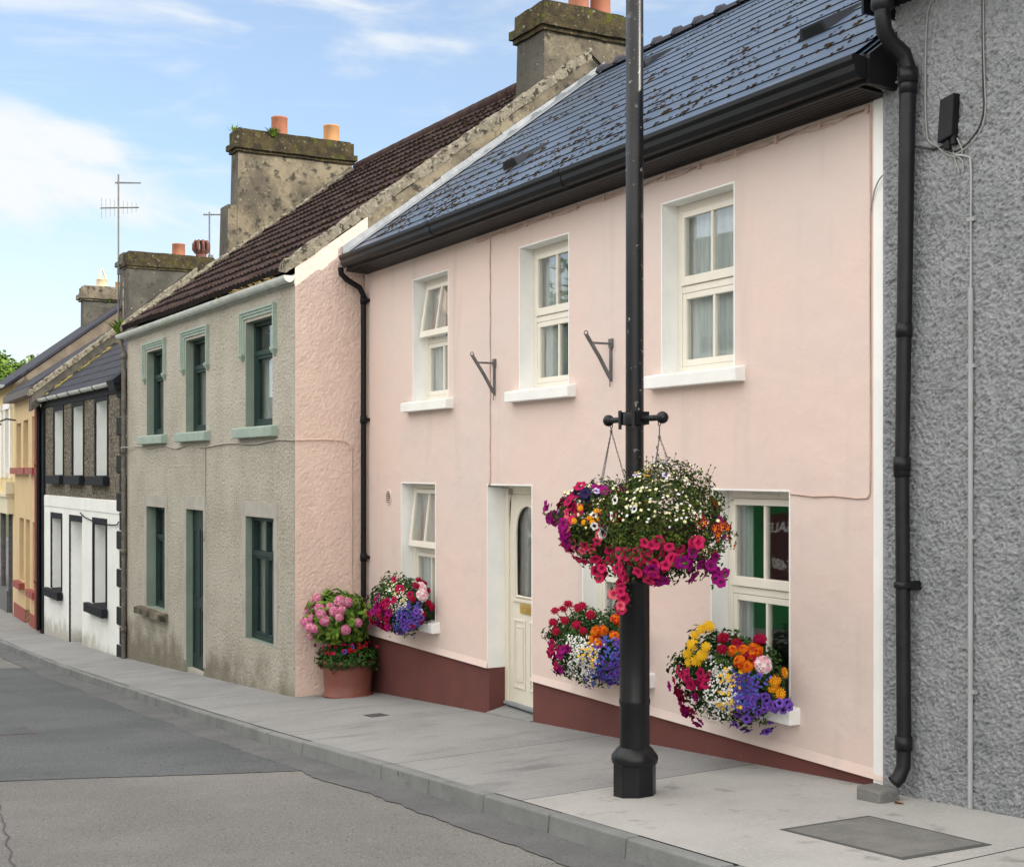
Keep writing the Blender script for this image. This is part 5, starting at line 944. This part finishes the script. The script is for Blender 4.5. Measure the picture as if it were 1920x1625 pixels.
# right-hand box
t, Mb, fo = window_box(-8.62, -7.68, -8.15, 'window box nearest the grey building, with yellow and orange marigolds above purple petunias'); Mb.leaves(fo, 3600, .05, .4); t.part(fo, 'foliage', LEAFD)
for (u, v, k) in [(-.72, .62, 1.1), (-.62, .80, 1.15), (-.55, .62, 1.08), (-.66, .50, 1.05), (-.85, .45, 1.1), (-.9, .30, 1.1), (-.35, .93, 1.25), (-.48, .88, 1.2), (-.78, .38, 1.06)]: bloom(t, 'yel', Mb.at(Mb.dirn(u, v), k), Mb.F + Vector((U(-.3, .3), U(-.3, .3), .5)), .045)
Mb.scatter(t, 'org', 6, (.5, .85), (-.15, .35), .042, 1.08); Mb.scatter(t, 'scar', 10, (-.2, .45), (.3, .72), .045, 1.06); Mb.scatter(t, 'red', 7, (-.3, .6), (.45, .8), .045, 1.08); bloom(t, 'pale', Mb.at(Mb.dirn(.34, .42), 1.14), Mb.dirn(.34, .42), .062); bloom(t, 'red', Mb.at(Mb.dirn(.5, .82), 1.12), (0, -.3, 1), .05); bloom(t, 'red', Mb.at(Mb.dirn(-.2, .9), 1.15), (0, -.3, 1), .055)
Mb.scatter(t, 'crim', 36, (-1.0, -.62), (-.8, .25), .040, 1.15, .5); Mb.scatter(t, ['mag', 'crim'], 14, (-1.0, -.55), (-.95, -.3), .040, 1.22, .5); Mb.scatter(t, 'purp', 44, (-.12, .85), (-.98, -.2), .036, 1.1, .5); Mb.scatter(t, ['purp', 'lilac'], 6, (.45, .95), (-.6, -.2), .034, 1.1)
fl = MB(); Mb.florets(fl, 420, (-.62, -.2), (-.85, .35), .012, (1.02, 1.14), 1, 4); t.part(fl, 'alyssum', [P_WHITE], kind='stuff'); fl = MB(); Mb.florets(fl, 420, (-.22, .2), (-.45, .2), .013, (1.04, 1.16), 2, 4); t.part(fl, 'lobelia', [P_BLUE, P_PURP], kind='stuff'); fl = MB(); Mb.florets(fl, 50, (-.4, -.15), (-.6, .3), .016, (1.1, 1.18), 1, 5); t.part(fl, 'bidens', [P_YEL], kind='stuff')
# middle box
t, Mb, fo = window_box(-10.58, -9.63, -10.12, 'window box behind the lamp post, dark red zinnias over white and blue trailing flowers'); Mb.leaves(fo, 3300, .05, .4)
for (u, v, k) in [(-.78, .72, 1.3), (-.62, .78, 1.35), (-.5, .85, 1.32), (-.4, .82, 1.2), (-.7, .6, 1.2), (-.85, .5, 1.2), (-.55, .6, 1.15), (-.3, .88, 1.2), (-.9, .35, 1.15), (-.45, .5, 1.1), (-.2, .8, 1.15)]: p = Mb.at(Mb.dirn(u, v), k); bloom(t, 'zin', p, Mb.F * .8 + Vector((U(-.3, .3), U(-.3, .3), .6)), .045); stems(fo, Mb, [p])
t.part(fo, 'foliage', LEAFD); Mb.scatter(t, 'scar', 8, (-.2, .6), (.3, .62), .05, 1.06); Mb.scatter(t, ['mag', 'crim'], 26, (-1.0, -.7), (-.8, .1), .042, 1.16, .5); Mb.scatter(t, 'purp', 26, (.1, .9), (-.9, -.1), .033, 1.08); Mb.scatter(t, 'red', 6, (.1, .8), (.5, .9), .05, 1.1)
fl = MB(); Mb.florets(fl, 520, (-.72, -.2), (-.75, .3), .012, (1.03, 1.15), 1, 4); t.part(fl, 'alyssum', [P_WHITE], kind='stuff'); fl = MB(); Mb.florets(fl, 620, (-.3, .6), (-.85, .35), .013, (1.04, 1.16), 2, 4); t.part(fl, 'lobelia', [P_BLUE, P_PURP], kind='stuff'); fl = MB(); Mb.florets(fl, 30, (-.45, -.25), (-.2, .3), .016, (1.12, 1.18), 1, 5); t.part(fl, 'bidens', [P_YEL], kind='stuff')
# left-hand box
t, Mb, fo = window_box(-14.78, -13.86, -14.34, 'window box beside the round wall vent, pale pink geraniums over blue and magenta flowers'); Mb.leaves(fo, 3300, .05, .4); t.part(fo, 'foliage', LEAFD)
Mb.scatter(t, ['mag', 'crim', 'crim'], 46, (-1.0, -.55), (-.98, .25), .044, 1.18, .5); Mb.scatter(t, 'crim', 4, (-.3, .1), (.5, .75), .05, 1.08)
for (u, v) in ((.42, .38), (.48, .62)): bloom(t, 'pale', Mb.at(Mb.dirn(u, v), 1.1), Mb.dirn(u, v), .066)
Mb.scatter(t, 'red', 12, (.1, .95), (-.2, .75), .042, 1.1); Mb.scatter(t, 'purp', 26, (-.35, .5), (-.95, -.1), .033, 1.08); Mb.scatter(t, ['lilac', 'zin'], 8, (.1, .6), (-.6, 0), .036, 1.1)
fl = MB(); Mb.florets(fl, 260, (-.65, -.1), (-.1, .8), .011, (1.02, 1.14), 3, 4); t.part(fl, 'alyssum', [P_CREAM, P_CREAM, P_WHITE], kind='stuff'); fl = MB(); Mb.florets(fl, 460, (-.45, .35), (-.9, .15), .013, (1.04, 1.16), 2, 4); t.part(fl, 'lobelia', [P_BLUE, P_PURP], kind='stuff')

# hydrangea in its tub
hx, hy = -15.62, 6.08; hz_ = gp(hx, hy)
t = Thing('hydrangea_planter', 'pink hydrangea in a round red-brown tub where the pink gable meets the house front', 'planter', off=(hx, hy, hz_))
p = MB(); z = hz_; p.lathe([(.001, z + .006), (.31, z + .004), (.32, z + .02), (.30, z + .035), (.285, z + .04), (.300, z + .18), (.312, z + .34), (.318, z + .40), (.335, z + .405), (.335, z + .455), (.315, z + .46), (.30, z + .40), (.001, z + .39)], (hx, hy), 36)
for s_ in (-1, 1): q = (hx + .22 * s_ + .02, hy - .235 * 1); p.tube([(hx + s_ * .31 * cos(.9) - .07 * cos(k), hy - .33 * sin(.9) - .02, z + .38 - .05 * sin(k)) for k in [pi * j / 6 for j in range(7)]], .012, 6)
t.part(p, 'pot', m_potred)
H = Mound((hx - .06, hy - .10, -.20), (.40, .38, .34), 6.44); fo = MB(); H.leaves(fo, 1250, .10, .35, -.9, 4, .7)
for k in range(26): a = U(0, 6.28); fo.tube([(hx + .1 * cos(a), hy + .1 * sin(a), z + .38), (hx + .2 * cos(a), hy + .2 * sin(a), -.35), (hx + .28 * cos(a + .2), min(6.4, hy + .28 * sin(a + .2)), U(-.3, 0))], .007, 5, 2)
t.part(fo, 'foliage', LEAFH)
for i, (x, y) in enumerate(((380, 930), (430, 935), (320, 960), (262, 980), (275, 1012), (392, 985), (345, 990), (375, 1030), (290, 1050), (190, 1045), (178, 1078), (235, 1105), (212, 1100), (415, 1110), (508, 1075), (182, 1185))):
    u, v = (x - 375) / 196, -(y - 1064) / 190; nv = H.dirn(u * .98, v); k = max(1., sqrt(u * u + v * v)); bloom(t, ('hyd', 'hyd2')[i in (9, 13, 8)], H.at(nv, k * 1.04), nv + Vector((0, 0, .2)), U(.056, .072))
H.around(t, ['hyd'], 6, (-.3, .8), .075)
low = Mound((hx, hy, z + .46), (.40, .38, .17), 6.44); fo = MB(); low.leaves(fo, 2600, .042, .55, -1, 4, .8); t.part(fo, 'trailing_foliage', LEAFD)
rm = Mound((hx, hy, z + .60), (.33, .33, .10), 6.44); fl = MB(); rm.florets(fl, 55, (-.95, .6), (-.8, .8), .03, (1, 1.15), 2, 4, 20); t.part(fl, 'begonia', [P_RED, P_CRIM], kind='stuff'); rm.scatter(t, 'purp', 4, (-.2, .9), (-.8, .4), .03)

# ---------------------------------------------------------------- trees and the far side of the street (seen in the window glass)
def tree(name, label, x, y, z, h, cr, n, sz, mats, blobs):
    t = Thing(name, label, 'tree', off=(x, y, z)); tr = MB(); tr.tube([(x, y, z - .2), (x + .05, y, z + h * .25), (x - .05, y + .05, z + h * .5), (x, y, z + h * .8)], [cr * .09, cr * .075, cr * .055, cr * .02], 8)
    lf = MB()
    for (bx_, by_, bz_, br) in blobs:
        c = Vector((x + bx_, y + by_, z + bz_)); tr.tube([(x, y, z + h * .4), ((x + c.x) / 2, (y + c.y) / 2, (z + h * .4 + c.z) / 2 + .1), tuple(c)], [cr * .04, cr * .03, cr * .012], 6)
        for k in range(int(n * br * br)):
            nv = Vector((random.gauss(0, 1), random.gauss(0, 1), random.gauss(0, 1))).normalized(); q = br * (1 + .35 * noise.noise(nv * 2.2 + c)) * (.35 + .7 * R() ** .5); leaf(lf, c + nv * q, nv + Vector((U(-1, 1), U(-1, 1), U(-.3, 1))), sz * U(.6, 1.4), random.randrange(4), .7)
    t.part(tr, 'trunk', m_bark); t.part(lf, 'crown', mats); return t
tree('broadleaf_tree', 'green leafy tree with the taller crown at the far left end of the street', -72, 8.7, -2.5, 9.8, 3, 900, .24, LEAFH, [(0, -.3, 8.6, 1.9), (.5, -1.5, 7.6, 1.8), (.4, .9, 8.2, 1.2), (0, 0, 6.2, 2)])
tree('broadleaf_tree', 'lower lighter green tree just above the yellow shop roof', -70, 10.3, -2.5, 9.0, 2.4, 1000, .2, LEAFH, [(0, -.7, 8.5, 1.0), (.3, .25, 9.15, .7), (-.2, .9, 8.8, .7), (.4, -.6, 7.4, 1.5), (0, .5, 7.2, 1.6)])
tree('street_tree', 'big dark tree across the road mirrored in the middle upper window', -33, -6.8, -2, 9.5, 4, 260, .34, LEAFD, [(0, 0, 7.2, 2.2), (1.8, .5, 6.2, 1.8), (-1.9, -.4, 6.3, 1.9), (3.0, 0, 5.2, 1.5), (0, 1, 5, 2)])
def far_house(name, label, x0, x1, z, ze, zr, mw, mr, holes, cat='house'):
    t = Thing(name, label, cat, off=((x0 + x1) / 2, -4.6, z)); Y = -4.6; w = MB(); facade(w, x0, x1, z - .5, ze, holes, Y)
    for x in (x0, x1): w.add([(x, Y, z - .5), (x, Y - 7, z - .5), (x, Y - 7, ze), (x, Y - 3.5, zr), (x, Y, ze)], [(0, 1, 2, 3, 4)])
    w.quad((x0, Y - 7, z - .5), (x1, Y - 7, z - .5), (x1, Y - 7, ze), (x0, Y - 7, ze)); t.part(w, 'wall', mw)
    r = MB(); r.extr([(x0 - .1, Y + .25, ze - .12), (x0 - .1, Y - 3.5, zr), (x0 - .1, Y - 7.25, ze - .12), (x0 - .1, Y - 7.25, ze), (x0 - .1, Y - 3.5, zr + .14), (x0 - .1, Y + .25, ze)], (x1 - x0 + .2, 0, 0)); t.part(r, 'roof', mr)
    for h in holes:
        fr = MB(); fr.ring(h[0], h[1], h[2], h[3], .07, Y - .16, Y - .1); W_ = t.part(fr, 'window', m_white); p = MB(); p.box(h[0], h[1], Y - .15, Y - .14, h[2], h[3]); t.part(p, 'pane', mat('far_glass', (.02, .022, .025), rough=.1, spec=.8), W_)
    return t
far_house('cream_cottage', 'cream cottage across the road with a grey slate roof, mirrored in the glass', -13.2, -1, -.4, 2.9, 5.4, mat('cream_render', (.62, .58, .48), (.56, .52, .43), s=2, rough=.9), m_slatedk, [(-12, -11, .6, 2.0), (-9.2, -8.2, .6, 2.0), (-5.6, -4.6, .6, 2.0)])
sh = far_house('green_fronted_shop', 'two storey shop with a green front and sale notice, mirrored in the windows', -29.4, -13.4, -1.6, 4.6, 7.7, mat('pale_shop_render', (.62, .62, .54), (.56, .56, .49), s=2, rough=.9), mat('mossy_far_slate', (.10, .105, .10), (.17, .175, .16), s=3, rough=.9, c3=(.24, .25, .22), s3=8), [(-28.2, -27.2, 2.5, 3.8), (-24.6, -23.6, 2.5, 3.8), (-20.2, -19.2, 2.5, 3.8), (-16.2, -15.2, 2.5, 3.8), (-27.8, -26.6, -.2, 1.1)], 'shop')
p = MB(); p.box(-22.7, -14.5, -4.6, -4.52, -1.9, 1.05); p.box(-22.9, -14.3, -4.6, -4.40, 1.05, 1.2); sh.part(p, 'shopfront', mat('shop_green', (.02, .19, .06), (.018, .16, .05), s=2, rough=.7))
p = MB(); p.box(-21.95, -20.75, -4.52, -4.49, -.62, .78); S_ = sh.part(p, 'notice', mat('dark_notice', (.085, .03, .028), rough=.6))
p = MB(); p.box(-20.4, -18.0, -4.53, -4.51, -1.0, .8); p.box(-17.6, -15.0, -4.53, -4.51, -1.0, .8); sh.part(p, 'shop_window', MATS['far_glass'])
def words(txt, x, z, sz):
    cu = bpy.data.curves.new('lettering', 'FONT'); cu.body = txt; cu.size = sz; cu.extrude = .002; cu.align_x = 'CENTER'; q = bpy.data.objects.new('lettering', cu); C.objects.link(q); me = bpy.data.meshes.new_from_object(q.evaluated_get(bpy.context.evaluated_depsgraph_get())); bpy.data.objects.remove(q); bpy.data.curves.remove(cu); me.materials.clear(); me.materials.append(m_white); o = bpy.data.objects.new('lettering', me); C.objects.link(o); o.parent = S_; o.rotation_euler = (pi / 2, 0, pi); o.location = Vector((x, -4.488, z)) - Vector(sh.off)
words('SALE', -21.4, .38, .30); words('€480', -21.35, -.34, .30)
far_house('white_house', 'plain white house across the road near the dark tree, mirrored in the glass', -48, -36, -2.2, 3.0, 5.4, m_whitewall, m_slatedk, [(-46.5, -45.5, .8, 2.2), (-42.5, -41.5, .8, 2.2), (-38.6, -37.6, .8, 2.2)])
gw_ = Thing('garden_wall', 'low stone garden wall across the road below the dark tree', 'wall', off=(-32.7, -4.6, -1.9)); w = MB(); w.box(-35.8, -29.6, -4.9, -4.5, -2.6, -.2); gw_.part(w, 'stonework', m_cement)
